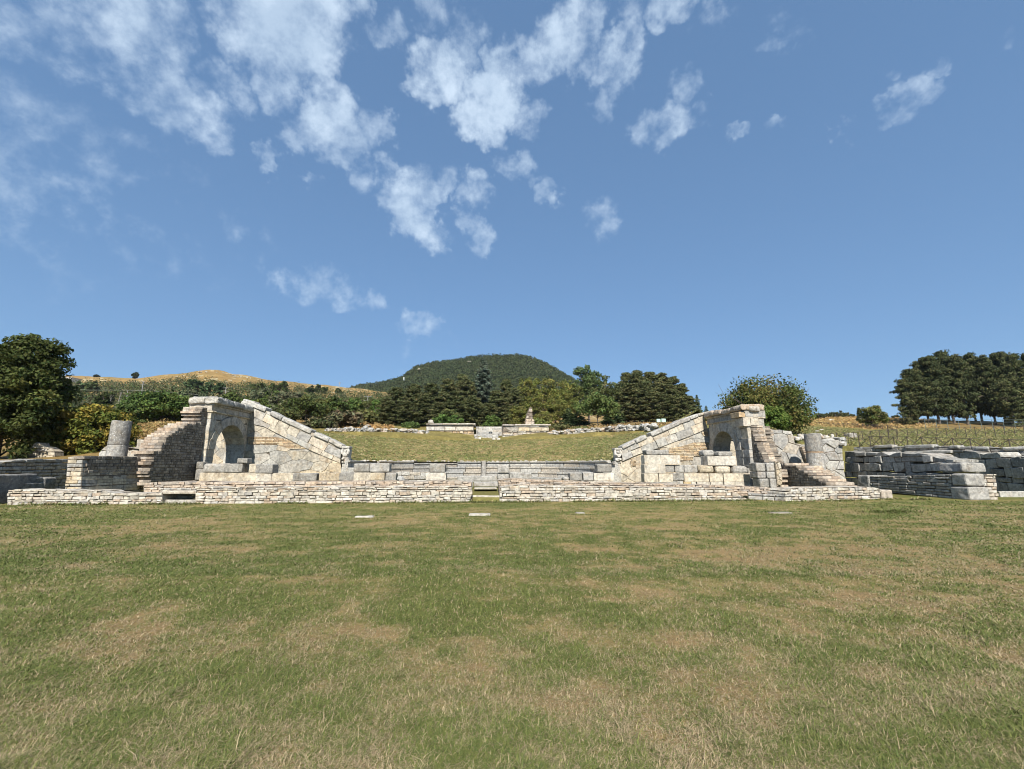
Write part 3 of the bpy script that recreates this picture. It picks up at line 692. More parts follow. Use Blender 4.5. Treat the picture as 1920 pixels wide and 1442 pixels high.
block('small pale stone at the foot of the stack beside the right plinth', (1760,1078,1905,1116), z6, 'p', Yw=26.9, r=.1, amp=.03)
block('dark block leaning at the left edge of the left pale plinth', (716,876,796,956), z2, 'd', Yw=28.0, dep=.5, r=.08)
block('grey corner block below the leaning dark block at the left plinth', (712,960,790,1085), z2, 'g', Yw=27.9, dep=.5, r=.08)
mb, fin = one('boulder', 'pale round boulder standing on the left stage tier', 'boulder', M_LICHEN)
c = PY(23).at(*[sum(q)/2 for q in zip(PY(23).px(*z4(722,912)), PY(23).px(*z4(806,985)))]); rock(mb, c, (.38,.4,.34), (.60,.62,.62), random.Random(3)); fin()
# ------------------------------------------------------------------ stone arches of the side passages
def arch(X, y0, y1, o0, o1, zap, za, zc, zt, label, side, seed):
    """arch in the plane X = const: outer ends y0..y1, opening o0..o1, apex zap, architrave from za, cornice from zc to zt"""
    pl = PX(X); rg = random.Random(seed); root = thing('stone_arch', label, 'arch', (X, (y0+y1)/2, 0), 'passage arches')
    S = lambda y: pl.sof((X, y)); s0, s1 = sorted((S(y0), S(y1))); a0, a1 = sorted((S(o0), S(o1)))
    rad = (a1-a0)/2; cs = (a0+a1)/2; zs = zap-rad; th = .62; dp = 1.35; zb = .4
    n = 11; mb = MB()
    for k in range(n):
        t0 = math.pi*k/n; t1 = math.pi*(k+1)/n; pts = []
        ext = th*rg.uniform(.92, 1.12)
        for q in range(4): t = t0+(t1-t0)*q/3; pts.append((cs+rad*math.cos(t), zs+rad*math.sin(t)))
        for q in range(4): t = t1-(t1-t0)*q/3; pts.append((cs+(rad+ext)*math.cos(t), zs+(rad+ext)*math.sin(t)))
        stone(mb, pl, ccw(pts), .03+rg.uniform(-.012, .012), -dp, .006, .012, pal('pale' if rg.random() < .6 else 'ashlar', rg), rg)
    mb.build('voussoir_ring', M_ASHLAR, root)
    for (p0, p1) in ((s0, a0), (a1, s1)):
        mb = MB(); ol = [(p0, zb), (p1, zb), (p1, zs), (p0, zs)]; w_ = p1-p0
        cells = []; z = zb
        while z < zs-.05:
            h = min(rg.uniform(.45, .85), zs-z); h = zs-z if zs-z-h < .25 else h
            m = p0+w_*rg.uniform(.42, .6)
            cells += [[(p0, z), (m, z), (m, z+h), (p0, z+h)], [(m, z), (p1, z), (p1, z+h), (m, z+h)]]; z += h
        masonry(mb, pl, ol, cells, depth=dp, p='ashlar' if rg.random() < .5 else 'pale', mdep=.015, mortar=(.18,.16,.13), gap=.009, bev=.01, off=.012, seed=seed+int(p0*3))
        mb.build('pier', M_ASHLAR, root)
    mb = MB(); ol = [(s0, zs), (a0-.0, zs)]
    arc = [(cs+(rad+th)*math.cos(math.pi*(1-k/16)), zs+(rad+th)*math.sin(math.pi*(1-k/16))) for k in range(17)]
    ol = [(s0, za), (s0, zs)] + [p for p in arc if s0 <= p[0] <= s1] + [(s1, zs), (s1, za)]
    masonry(mb, pl, ol, coursed((s0, s1, zs, za), (.5, .8), (.8, 1.6), rg, .04), depth=dp-.1, p='ashlar', mdep=.015, mortar=(.18,.16,.13), gap=.009, bev=.01, off=.012, seed=seed+9)
    mb.build('spandrel', M_ASHLAR, root)
    # architrave: fascia below a projecting lip
    mb = MB(); near = (lambda a: a)
    L_ = s1-s0; parts = 3
    for k in range(parts):
        u0, u1 = s0-.06+(L_+.12)*k/parts, s0-.06+(L_+.12)*(k+1)/parts
        masonry(mb, pl, [(u0, za), (u1, za), (u1, zc-.12), (u0, zc-.12)], [[(u0, za), (u1, za), (u1, zc-.12), (u0, zc-.12)]], depth=dp+.05, d=.05, p='pale', gap=.004, bev=.012, off=.01, seed=seed+20+k)
        masonry(mb, pl, [(u0, zc-.12), (u1, zc-.12), (u1, zc), (u0, zc)], [[(u0, zc-.12), (u1, zc-.12), (u1, zc), (u0, zc)]], depth=dp+.14, d=.14, p='cream', gap=.003, bev=.02, off=.008, seed=seed+30+k)
    masonry(mb, pl, [(s0-.05, za-.1), (s1+.05, za-.1), (s1+.05, za), (s0-.05, za)], coursed((s0-.05, s1+.05, za-.1, za), (.2, .2), (1.2, 1.6), rg, .01), depth=dp+.12, d=.12, p='cream', gap=.002, bev=.03, off=.005, seed=seed+40)
    mb.build('architrave', M_ASHLAR, root)
    mb = MB(); k = 0; u = s0-.12
    while u < s1+.1:
        l = min(rg.uniform(.9, 1.5), s1+.16-u); f = (u+l/2-s0)/(s1-s0)
        zz = zt + rg.uniform(-.08, .04)
        rblock(mb, pl.at(u+l/2, (zc+zz)/2+.01, .34-dp/2-.15), (l-.02, dp+.3, zz-zc), (pl.A, -pl.N, Vector((0,0,1))), r=.13, amp=.07, t=pal('pale' if side < 0 else 'pink', rg), n=7, seed=seed+k); u += l; k += 1
    mb.build('cornice', M_LICHEN, root, smooth=True)
    return root, pl
ra, _ = arch(XL, 28.45, 32.95, 29.25, 32.72, 4.27, 4.98, 5.44, 5.86, 'left stone arch, shaded grey face with an eroded cornice, beside the dark brick wall', -1, 101)
rb, _ = arch(XR, 27.75, 32.65, 29.35, 32.25, 4.02, 4.78, 5.22, 5.62, 'right stone arch behind the altar shaped slab, cornice crumbling', 1, 202)
# corner stones of the right arch return and the end of the cornice
mb = MB()
for (r, t, q) in (((1392,783,1407,799),(.56,.52,.46),.05),((1407,783,1423,797.5),(.57,.53,.46),.02),((1386,772,1405,782),(.56,.44,.30),-.06),((1411,770,1421,782.5),(.56,.53,.47),.02)):
    pblock(mb, PY(27.7), r, depth=1.0, d=q, t=t, r=.02, amp=.012, n=5, seed=r[0])
mb.build('corner_block', M_ASHLAR, rb)
mb = MB(); pblock(mb, PY(27.6), (1404,761.5,1424.5,771.5), depth=1.3, d=.15, t=(.52,.49,.44), r=.12, amp=.05, n=7); mb.build('corner_cornice', M_LICHEN, rb, smooth=True)
for k, (r, q) in enumerate((((357,745.5,385,757),.15),((386,745.5,411,757),.12))):
    mb = MB(); pblock(mb, PY(28.35), r, depth=1.2, d=q, t=(.52,.51,.48), r=.1, amp=.06, n=7, seed=k); mb.build('end_cornice', M_LICHEN, ra, smooth=True)

# ------------------------------------------------------------------ stepped brick walls beside the arches
def bwall(name, label, parts, cat='wall', group=None, p='pink', seed=1, hs=(.12,.18), ls=(.14,.36), mat=M_STONE, extra=None):
    mb = MB()
    if extra: extra(mb)
    for i, (pl, pts, zf, depth, d, ly) in enumerate(parts):
        wall_px(mb, pl, pts, zf=zf, hs=hs, ls=ls, depth=depth, d=d, layers=ly, p=p, mode='pick', gap=.011, bev=.016, off=.016, p0='weathered', seed=seed+i, jit=.08, zmin=-.1)  # front stone layer coloured darker: shade of the side face painted in
    return tag(mb.build(name, mat), label, cat, group)
prof = [(176,1140),(180,1060),(215,880),(250,762),(300,720),(372,618),(382,590),(450,548),(470,525),(600,470),(700,440),(756,424),(772,300),(800,258),(860,248),(880,520),(740,1140)]
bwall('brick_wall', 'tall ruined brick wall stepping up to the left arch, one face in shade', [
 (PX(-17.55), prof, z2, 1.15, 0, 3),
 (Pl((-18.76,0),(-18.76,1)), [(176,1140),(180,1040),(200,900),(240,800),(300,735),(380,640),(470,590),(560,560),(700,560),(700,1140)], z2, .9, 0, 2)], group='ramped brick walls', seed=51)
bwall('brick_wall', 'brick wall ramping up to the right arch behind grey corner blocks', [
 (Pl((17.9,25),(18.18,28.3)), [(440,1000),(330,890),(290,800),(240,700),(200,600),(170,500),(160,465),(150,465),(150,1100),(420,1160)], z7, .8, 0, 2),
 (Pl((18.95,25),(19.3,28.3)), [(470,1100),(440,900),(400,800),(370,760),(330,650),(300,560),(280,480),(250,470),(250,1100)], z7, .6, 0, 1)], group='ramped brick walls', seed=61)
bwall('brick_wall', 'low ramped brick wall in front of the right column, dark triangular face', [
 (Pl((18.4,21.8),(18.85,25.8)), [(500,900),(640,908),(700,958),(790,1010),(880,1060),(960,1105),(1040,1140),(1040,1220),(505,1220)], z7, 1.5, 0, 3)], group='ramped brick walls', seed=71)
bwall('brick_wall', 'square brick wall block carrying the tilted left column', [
 (PL1, [(163,856),(266,856),(271,858),(272,935),(156,935)], zi, .45, 0, 1)], group='ramped brick walls', seed=81, p='weathered', extra=lambda mb: wall_px(mb, PY(21.2), [(126,857),(140,855.5),(154.5,856),(150,935),(120,935)], hs=(.13,.2), ls=(.25,.6), depth=3.4, layers=4, p='cream', mode='clip', gap=.012, bev=.02, off=.02, seed=87, zmin=-.05))  # shaded side painted dark, sunlit end painted cream
# grey ashlar pier stones in front of the right brick wall
def stack(label, lst, zf, Yw, seed, cat='pier', name='stone_pier', group=None):
    root = thing(name, label, cat, tuple(PY(Yw).at(PY(Yw).px(*zf(*lst[0][0][:2]))[0], 0)), group)
    for k, (r, t, d) in enumerate(lst):
        mb = MB(); pblock(mb, PY(Yw), r, zf, depth=.8, d=d, t=t, r=.06, amp=.03, n=6, seed=seed+k); mb.build('block', M_ROUGH, root)
    return root
stack('grey pier of large rough blocks below the right ramped brick wall', [((225,888,335,985),(.38,.37,.35),0),((338,890,446,985),(.46,.46,.45),.05),((240,988,340,1060),(.36,.35,.34),0),((342,988,455,1062),(.45,.45,.44),.06),
 ((262,1064,372,1165),(.36,.36,.35),.05),((375,1064,462,1180),(.42,.42,.41),.1)], z7, 25.6, 5)
mb, fin = one('rubble_wall', 'narrow tan rubble wall between the grey pier and the ramped brick wall', 'wall')
wall_px(mb, PY(25.4), [(440,870),(500,880),(520,980),(525,1130),(470,1150)], 'voronoi', z7, size=(.35,.3), depth=.6, p='poly', seed=91, off=.04, gap=.012, bev=.03, zmin=0); fin()
mb, fin = one('low_kerb_wall', 'short low pale stone course on the grass left of the small boulder', 'wall')
wall_px(mb, PY(21.3), [(1440,916),(1505,917),(1505,935),(1440,935)], depth=.4, hs=(.14,.2), ls=(.3,.7), p='pale', seed=93, off=.03, gap=.01, bev=.03, zmin=-.05); fin()

# ------------------------------------------------------------------ sloping polygonal retaining walls with coping and carved ends
def slabline(mb, pl, zf, p, q, th, dep, d, t, seed, amp=.02):
    a = Vector((*pl.px(*zf(*p)), 0)); b = Vector((*pl.px(*zf(*q)), 0)); v = (b-a); L_ = v.length; v.normalize(); nn = Vector((-v.y, v.x, 0))
    if nn.y < 0: nn = -nn
    c = (a+b)/2 - nn*th/2; A = pl.A*v.x+Vector((0,0,v.y)); B = pl.A*nn.x+Vector((0,0,nn.y))
    rblock(mb, pl.at(c.x, c.y, d-dep/2), (L_, dep, th), (A, -pl.N, B), r=.06, amp=amp, t=t, n=7, seed=seed)
def telamon(root, pl, zf, x0, x1, yc0, yc1, yb1, ym1, yend, seed, face):
    """carved wall end: moulded cap, worn kneeling figure reduced by erosion, moulding and pedestal"""
    mb = MB(); pblock(mb, pl, (x0-4, yc0, x1+10*0+8, yc1), zf, depth=.75, d=.16, t=(.58,.57,.54), r=.02, amp=.008, n=5)
    pblock(mb, pl, (x0+4, yc1, x1, yc1+16), zf, depth=.7, d=.08, t=(.55,.54,.51), r=.04, amp=.01, n=5); mb.build('cap', M_STONE, root)
    mb = MB(); a = pl.px(*zf((x0+x1)/2, yc1+10)); b = pl.px(*zf((x0+x1)/2, yb1)); w_ = abs(pl.px(*zf(x0, yb1))[0]-pl.px(*zf(x1, yb1))[0]); H = a[1]-b[1]
    rg = random.Random(seed)
    pblock(mb, pl, (x0+8, yc1+12, x1-8, yb1), zf, depth=.55, d=-.05, t=(.57,.56,.53), r=.1, amp=.06, n=8, seed=seed)
    rock(mb, pl.at(a[0], b[1]+H*.16, .04), (w_*.95, .5, H*.34), (.58,.57,.54), rg)
    rock(mb, pl.at(a[0], b[1]+H*.52, .06), (w_*.72, .42, H*.42), (.57,.56,.53), rg)
    rock(mb, pl.at(a[0], b[1]+H*.84, .06), (w_*.50, .40, H*.26), (.6,.59,.56), rg)
    for sgn in (-1, 1): tube(mb, [pl.at(a[0]+sgn*w_*.34, b[1]+H*.58, .12), pl.at(a[0]+sgn*w_*.46, b[1]+H*.80, .10), pl.at(a[0]+sgn*w_*.38, b[1]+H*1.02, .06)], [.11,.10,.09], (.58,.57,.54))
    mb.build('carved_figure', M_STONE, root)
    mb = MB(); pblock(mb, pl, (x0-2, yb1, x1+2, ym1), zf, depth=.7, d=.12, t=(.55,.54,.51), r=.03, amp=.01, n=5)
    pblock(mb, pl, (x0, ym1, x1-4, ym1+(yend-ym1)*.42), zf, depth=.6, d=.03, t=(.55,.54,.51), r=.03, amp=.012, n=5)
    pblock(mb, pl, (x0-8, ym1+(yend-ym1)*.42, x1+8, yend), zf, depth=.7, d=.1, t=(.46,.46,.44), r=.06, amp=.03, n=6, zmin=0); mb.build('pedestal', M_STONE, root)
def jblocks(x): return x
MAS = dict(gap=.009, bev=.015, off=.022, mdep=.02, mortar=(.15,.125,.10))
root = thing('retaining_wall', 'left polygonal stone wall sloping down from the left arch to a carved end', 'wall', (-13.5, YA, 0), 'sloping polygonal walls')
mb = MB(); wall_px(mb, PAN, [(-280,470),(60,330),(140,235),(235,262),(330,480),(840,742),(1196,893),(1200,1120),(-140,1160),(-280,1160)], 'voronoi', z3, size=(1.15,.72), depth=.7, p='poly', seed=111, zmin=0, **MAS); mb.build('polygonal_masonry', M_ASHLAR, root)
mb = MB(); wall_px(mb, PAN, [(150,592),(480,600),(590,622),(820,730),(650,738),(480,684),(150,680)], zf=z3, hs=(.09,.13), ls=(.3,.7), depth=.3, d=.05, p='brick', seed=112, gap=.01, bev=.012, off=.02); mb.build('brick_band', M_STONE, root)
a, b = PAN.px(*z3(330,290)), PAN.px(*z3(1200,710)); ANG = math.atan2(b[1]-a[1], b[0]-a[0])
hb = 1.0
mb = MB(); wall_px(mb, PAN, [(225,262),(300,272),(1208,704),(1192,893),(840,742),(330,478),(215,455)], zf=z3, hs=(.60,.66), ls=(.8,1.5), ang=ANG, depth=.8, d=.09, p='ashlar', seed=113, mdep=.02, mortar=(.17,.14,.11), gap=.011, bev=.015, off=.015, jit=.06); mb.build('sloping_ashlar', M_ASHLAR, root)
for k, (p, q, th, t) in enumerate((((120,168),(375,272),.34,(.56,.56,.54)),((430,304),(556,372),.30,(.46,.46,.45)),((560,372),(885,520),.32,(.52,.52,.50)),((918,540),(1080,612),.30,(.52,.52,.50)),((1084,614),(1228,690),.28,(.54,.53,.50)))):
    mb = MB(); slabline(mb, PAN, z3, p, q, th, 1.0, .22, t, 120+k); mb.build('coping', M_LICHEN, root, smooth=True)
mb = MB(); pblock(mb, PAN, (80,190,235,262), z3, depth=.9, d=.15, t=(.55,.54,.52), r=.15, amp=.06, n=7); mb.build('coping', M_LICHEN, root, smooth=True)
telamon(root, PAN, z3, 1213, 1292, 700, 722, 866, 888, 995, 7, 1)
root = thing('retaining_wall', 'right polygonal stone wall sloping down from the right arch to a carved end', 'wall', (14, YA, 0), 'sloping polygonal walls')
mb = MB(); wall_px(mb, PAN, [(228,800),(430,715),(660,642),(1115,470),(1255,405),(1300,400),(1700,420),(1740,1130),(130,1090),(150,840)], 'voronoi', z6, size=(1.2,.8), depth=.7, p='poly', seed=131, zmin=0, **MAS); mb.build('polygonal_masonry', M_ASHLAR, root)
mb = MB(); wall_px(mb, PAN, [(792,652),(880,632),(1000,605),(1100,572),(1272,570),(1275,640),(1190,665),(1180,742),(1090,735),(1080,790),(916,792),(912,728),(786,720)], zf=z6, hs=(.10,.14), ls=(.3,.7), depth=.3, d=.05, p='brick', seed=132, gap=.01, bev=.012, off=.02); mb.build('brick_band', M_STONE, root); mb = MB()
wall_px(mb, PAN, [(1180,452),(1255,420),(1270,500),(1210,500)], zf=z6, hs=(.10,.14), ls=(.3,.6), depth=.3, d=.05, p='brick', seed=133, gap=.01, bev=.012, off=.02); mb.build('brick_band', M_STONE, root); mb = MB()
wall_px(mb, PAN, [(330,800),(400,775),(400,850),(340,870)], zf=z6, hs=(.10,.14), ls=(.25,.5), depth=.3, d=.05, p='brick', seed=134, gap=.01, bev=.012, off=.02); mb.build('brick_band', M_STONE, root)
a, b = PAN.px(*z6(228,636)), PAN.px(*z6(1200,245)); ANG2 = math.atan2(b[1]-a[1], b[0]-a[0])
mb = MB(); wall_px(mb, PAN, [(222,640),(1210,240),(1222,300),(1252,402),(1112,470),(655,645),(430,715),(232,802)], zf=z6, hs=(.62,.70), ls=(.8,1.5), ang=ANG2, depth=.8, d=.09, p='ashlar', seed=135, mdep=.02, mortar=(.17,.14,.11), gap=.011, bev=.015, off=.015, jit=.06); mb.build('sloping_ashlar', M_ASHLAR, root)
for k, (p, q, th, t) in enumerate((((215,618),(372,545),.26,(.50,.50,.49)),((376,545),(508,482),.30,(.52,.52,.50)),((560,460),(688,405),.34,(.48,.48,.46)),((690,405),(892,318),.32,(.46,.46,.45)),((880,318),(1024,265),.32,(.48,.47,.45)),((1028,265),(1126,230),.26,(.50,.50,.48)),((1130,232),(1285,195),.2,(.52,.51,.48)))):
    mb = MB(); slabline(mb, PAN, z6, p, q, th, 1.0, .22, t, 140+k); mb.build('coping', M_LICHEN, root, smooth=True)
telamon(root, PAN, z6, 140, 216, 640, 662, 800, 818, 1055, 9, -1)

# ------------------------------------------------------------------ columns
def column(label, x0, x1, ytop, ybase, Yw, joints, seed, tones, zlow=0.0, taper=.06):
    pl = PY(Yw); a = pl.px((x0+x1)/2, ybase); b = pl.px((x0+x1)/2, ytop); dx = abs(pl.px(x0, ybase)[0]-pl.px(x1, ybase)[0])/2*.93
    root = thing('column', label, 'column', (a[0], Yw, zlow), 'broken columns'); zt = b[1]; zs = [zlow]+[pl.px((x0+x1)/2, j)[1] for j in joints]+[zt]; n = 26
    for k in range(len(zs)-1):
        mb = MB(); rings = []; m = 7
        hs = [zs[k]+.006, zs[k]+.03]+[zs[k]+(zs[k+1]-zs[k])*q/m for q in range(1, m)]+[zs[k+1]-.03, zs[k+1]-.006]
        for i, z in enumerate(hs):
            r = dx*(1-taper*(z-zlow)/(zt-zlow)); r *= .955 if i in (0, len(hs)-1) else 1
            rings.append([Vector((a[0]+(r+.028*mnoise.noise(Vector((math.cos(2*math.pi*q/n)*2, math.sin(2*math.pi*q/n)*2, z*1.6+seed))))*math.cos(2*math.pi*q/n), Yw+r*math.sin(2*math.pi*q/n)+.02*mnoise.noise(Vector((q, z*2, seed))), z+(.07*mnoise.noise(Vector((q*.5, seed, 0))) if (k == len(zs)-2 and i >= len(hs)-2) else 0))) for q in range(n)])
        mb.ring(rings, tones[k]); mb.build('drum', M_LICHEN, root, smooth=True)
    return root
column('leaning broken column of two grey lichened drums on the left square brick block', 200, 236, 789.5, 856, 26.0, [835], 3, [(.48,.48,.47),(.36,.355,.34)])
column('tall broken grey column in front of the right pale polygonal wall end', 1517.5, 1548, 813.5, 893, 27.0, [880, 850, 846.5], 5, [(.47,.465,.45),(.45,.445,.43),(.52,.40,.29),(.36,.355,.34)], 0.0, .09)

# ------------------------------------------------------------------ left side walls
def vwall(name, label, pl, pts, zf, size, p, seed, blocks=False, depth=.8, group=None, mat=M_ROUGH, off=.06, bev=.035, gap=.020, d=0.0):
    mb = MB(); wall_px(mb, pl, pts, 'coursed' if blocks else 'voronoi', zf, size=size, hs=(.34,.62), ls=(.4,.95), jit=.17 if blocks else .8, depth=depth, p=p, seed=seed, off=off, gap=gap, bev=bev, zmin=-.1, d=d); return tag(mb.build(name, mat), label, 'wall', group)
vwall('polygonal_wall', 'pale blue grey polygonal wall stub behind the left column', PY(28.5), rag([(184,850),(196,838),(210,832),(236,838),(240,846),(258,838),(259,824),(277,824),(278,836)], .8, 6, 4)+[(290,880),(184,880)], zi, (1.0,.8), 'pale', 161, group='outer polygonal walls')
mb, fin = one('low_wall', 'grey coursed wall with pale capping under the big dark tree at the left edge', 'wall')
wall_px(mb, Pl((-21.6,18.5), (-24.3,27)), rag([(-60,872),(0,868),(20,864),(45,862),(75,860.5),(100,861.5),(134,861)], .7, 7, 5)+[(134,925),(-60,935)], hs=(.16,.26), ls=(.35,.8), depth=.7, layers=2, p='pale', seed=163, off=.04, gap=.014, bev=.03, zmin=-.05); fin()
mb, fin = one('low_wall', 'dark squat wall of big blocks at the left edge, before the grey coursed wall', 'wall', M_ROUGH)
P_ = PX(-20.0)
for k, (r, t) in enumerate((((-200,1122,238,1225),(.26,.26,.26)),((160,1172,292,1224),(.30,.30,.29)),((240,1136,290,1170),(.34,.34,.33)),((294,1140,368,1222),(.33,.33,.32)))):
    pblock(mb, P_, r, z1, depth=.8, d=.03*(k % 2), t=t, r=.06, amp=.03, n=6, seed=k, zmin=-.05 if k != 2 else None)
fin()
mb, fin = one('ruined_wall', 'pale ruined stone wall half hidden under the big left tree', 'wall')
wall_px(mb, PY(33), [(55,842),(66,830),(74,829),(76,836),(88,838),(102,846),(102,870),(55,870)], depth=.7, hs=(.2,.3), ls=(.5,.9), p='cream', seed=165, off=.03, gap=.012, bev=.03); fin()
# ------------------------------------------------------------------ right side walls
vwall('polygonal_wall', 'light polygonal wall with stepped top between the right arch and the right column', PY(29.0), rag([(1424,797),(1436,802),(1452,806)], .5, 6, 2)+[(1463,805.5),(1471,807.5),(1484,808.5),(1487,818),(1490,832),(1512,834),(1519,840),(1521,900),(1424,900)], z7 if False else zi, (.95,.75), 'pale', 171, group='outer polygonal walls', mat=M_ASHLAR, off=.035, bev=.025, gap=.014)
mb, fin = one('brick_patch', 'pink brick strip topping the wall beside the right ramped brick wall', 'wall')
wall_px(mb, PY(28.7), [(1432,800),(1450,806),(1452,816),(1432,822)], hs=(.12,.16), ls=(.3,.6), depth=.25, p='pink', seed=172, off=.02, gap=.012, bev=.015); fin()
mb, fin = one('brick_patch', 'pink brick strip just left of the tall broken column', 'wall')
wall_px(mb, PY(28.7), [(1503,838),(1516,836),(1519,868),(1512,862)], hs=(.12,.16), ls=(.3,.6), depth=.25, p='pink', seed=173, off=.02, gap=.012, bev=.015); fin()
vwall('polygonal_wall', 'light grey polygonal wall end just right of the tall broken column', PY(28.0), [(1538,850),(1542,838),(1550,830),(1556,826),(1575,824.5),(1582,830),(1580,843),(1583,880),(1589,908),(1538,908)], zi, (.9,.6), 'pale', 175, group='outer polygonal walls')
P_ = Pl((25.3,28), (24.9,20.6))
vwall('polygonal_wall', 'long shaded grey polygonal wall receding at the right, lumpy top', P_, rag([(1583,846),(1600,848),(1622,849),(1652,848),(1668,854),(1687,848),(1706,851),(1722,850),(1740,853),(1752,858),(1778,860),(1790,862)], 1.6, 8, 9)+[(1795,945),(1583,915)], zi, (.85,.50), 'grey', 177, True, depth=1.3, group='outer polygonal walls', off=.06, bev=.03, gap=.013)
mb, fin = one('wall_block', 'huge squared block topping the near end of the long shaded polygonal wall, end face sunlit', 'block', M_ROUGH)
pblock(mb, P_, (1764,868,1812,886), depth=1.25, d=.16, t=(.40,.40,.39), r=.08, amp=.04, n=7); fin()
P_ = Pl((22.9,24.5), (22.7,18.95))
mb, fin = one('coursed_wall', 'shaded coursed stone wall receding at the right, with big end blocks', 'wall', M_STONE)
wall_px(mb, P_, [(1630,893),(1700,892),(1782,889),(1786,945),(1630,920)], hs=(.11,.17), ls=(.25,.65), depth=1.4, p='grey', seed=181, off=.04, gap=.014, bev=.025, zmin=-.05); fin()
root = thing('end_pier', 'big squared stones at the sunlit end of the shaded coursed wall, small courses behind', 'wall', tuple(P_.at(P_.px(1800,900)[0], 0)))
for k, (r, dd) in enumerate((((1783,888,1816,911),.06),((1783,911.5,1822,929),.08))):
    mb = MB(); pblock(mb, P_, r, depth=.95, d=dd, t=(.42,.42,.41), r=.07, amp=.03, n=7, seed=k, zmin=-.05 if k else None); mb.build('block', M_ROUGH, root)
mb = MB(); Q_ = PY(P_.at(P_.px(1820,900)[0], 0).y+.12)
wall_px(mb, Q_, [(1848,889),(1868,889),(1875,945),(1846,945)], hs=(.13,.19), ls=(.25,.5), depth=.8, p='white', seed=183, off=.03, gap=.014, bev=.025, zmin=-.05); mb.build('small_courses', M_STONE, root)
mb, fin = one('wall_block', 'dark squared block closing the far end of the shaded coursed wall', 'block', M_ROUGH)
pblock(mb, Pl((22.9,24.5), (22.7,18.95)), (1609,891,1633,913), depth=1.3, d=.08, t=(.36,.36,.35), r=.08, amp=.03, n=6, zmin=-.05); fin()
P_ = Pl((31.8,27), (31.0,21))
vwall('polygonal_wall', 'tall shaded wall of big grey blocks at the right edge', P_, rag([(1768,849),(1785,845),(1805,844),(1827,846),(1842,852),(1870,848),(1880,858),(1920,856),(1990,860)], 1.6, 9, 10)+[(1990,940),(1768,930)], zi, (1.5,.62), 'grey', 185, True, depth=1.2, group='outer polygonal walls', off=.06, bev=.03, gap=.013)
mb, fin = one('terrace_wall', 'low dark coursed terrace wall with pale capping slabs below the near fence', 'wall')
P_ = Pl((28.5,40), (33,23)); rg = random.Random(4)
wall_px(mb, P_, rag([(1600,838),(1640,837),(1760,836),(1920,840),(2000,842)], .8, 9, 12)+[(2000,866),(1600,862)], hs=(.13,.2), ls=(.3,.8), depth=.8, p='grey', seed=187, off=.05, gap=.014, bev=.03)
for (x0, x1, y) in ((1640,1675,835),(1697,1752,835),(1780,1800,836),(1830,1855,838),(1880,1925,838)): pblock(mb, P_, (x0,y,x1,y+5), depth=.7, d=.12, t=pal('pale', rg), r=.06, amp=.03, n=5, seed=x0)
pblock(mb, P_, (1700,846,1790,850), depth=.7, d=.35, t=pal('pale', rg), r=.06, amp=.02, n=5); fin()
rg = random.Random(33)
def rocks(name, label, lst, Yw, pname='white', cat='rubble', group=None, mat=M_STONE):
    mb = MB()
    for (x, y, wpx, hpx) in lst:
        p = onY(x, y, Yw+rg.uniform(-.5,.5)); k = (p-CAMP).length/F*.97
        rock(mb, p, (wpx*k, wpx*k*rg.uniform(.6,1), hpx*k*1.25), pal(pname, rg), rg)
    return tag(mb.build(name, mat), label, cat, group)
rocks('boulder', 'pale grey boulder heap topping the wall right of the tall column', [(1553,830,20,9),(1566,827,20,8),(1575,825,18,7),(1560,834,16,7),(1579,832,12,6)], 28.4, 'pale', 'boulder')
rocks('rubble_wall', 'low line of white rubble behind the tall right column', [(1489+i*2.4+rg.uniform(-2,2), 820.5+rg.uniform(-3,3), rg.uniform(5,9), rg.uniform(4,6)) for i in range(28)], 34.5, 'white', 'wall')
mb, fin = one('marker_stone', 'squat grey stone block on the turf right of the tall column', 'block', M_LICHEN)
pblock(mb, PY(47), (1593,812,1609,822), depth=.9, t=(.42,.41,.38), r=.12, amp=.06, n=6); fin()
mb, fin = one('marker_stone', 'small white pointed stone standing on the turf by the first fence', 'stone', M_STONE)
rock(mb, onY(1560.5, 818.5, 37), (.25,.25,.42), (.66,.65,.62), rg); fin()
for q_ in [(1558,788,9,3),(1616,787,10,4),(1574,790,6,2),(1692,786,8,3),(1631,784,6,3),(1546,783,12,2),(1750,797,5,2),(1668,795,4,1.5),(1540,807,6,3),(1532,810,8,4),(1655,812,5,2)]:
    b_ = ter_at(q_[0], 72 if q_[1] > 795 else 88)
    lo_ = [abs(ter_Yp(q_[0], t_)[1]-q_[1]) for t_ in np.linspace(.2, 3, 120)]; yy_ = ter_Yp(q_[0], np.linspace(.2, 3, 120)[int(np.argmin(lo_))])[0]
    rocks('field_stone', 'pale stone lying in the dry grass of the right slope', [q_], yy_, 'white', 'stone', 'stones scattered on the right slope')

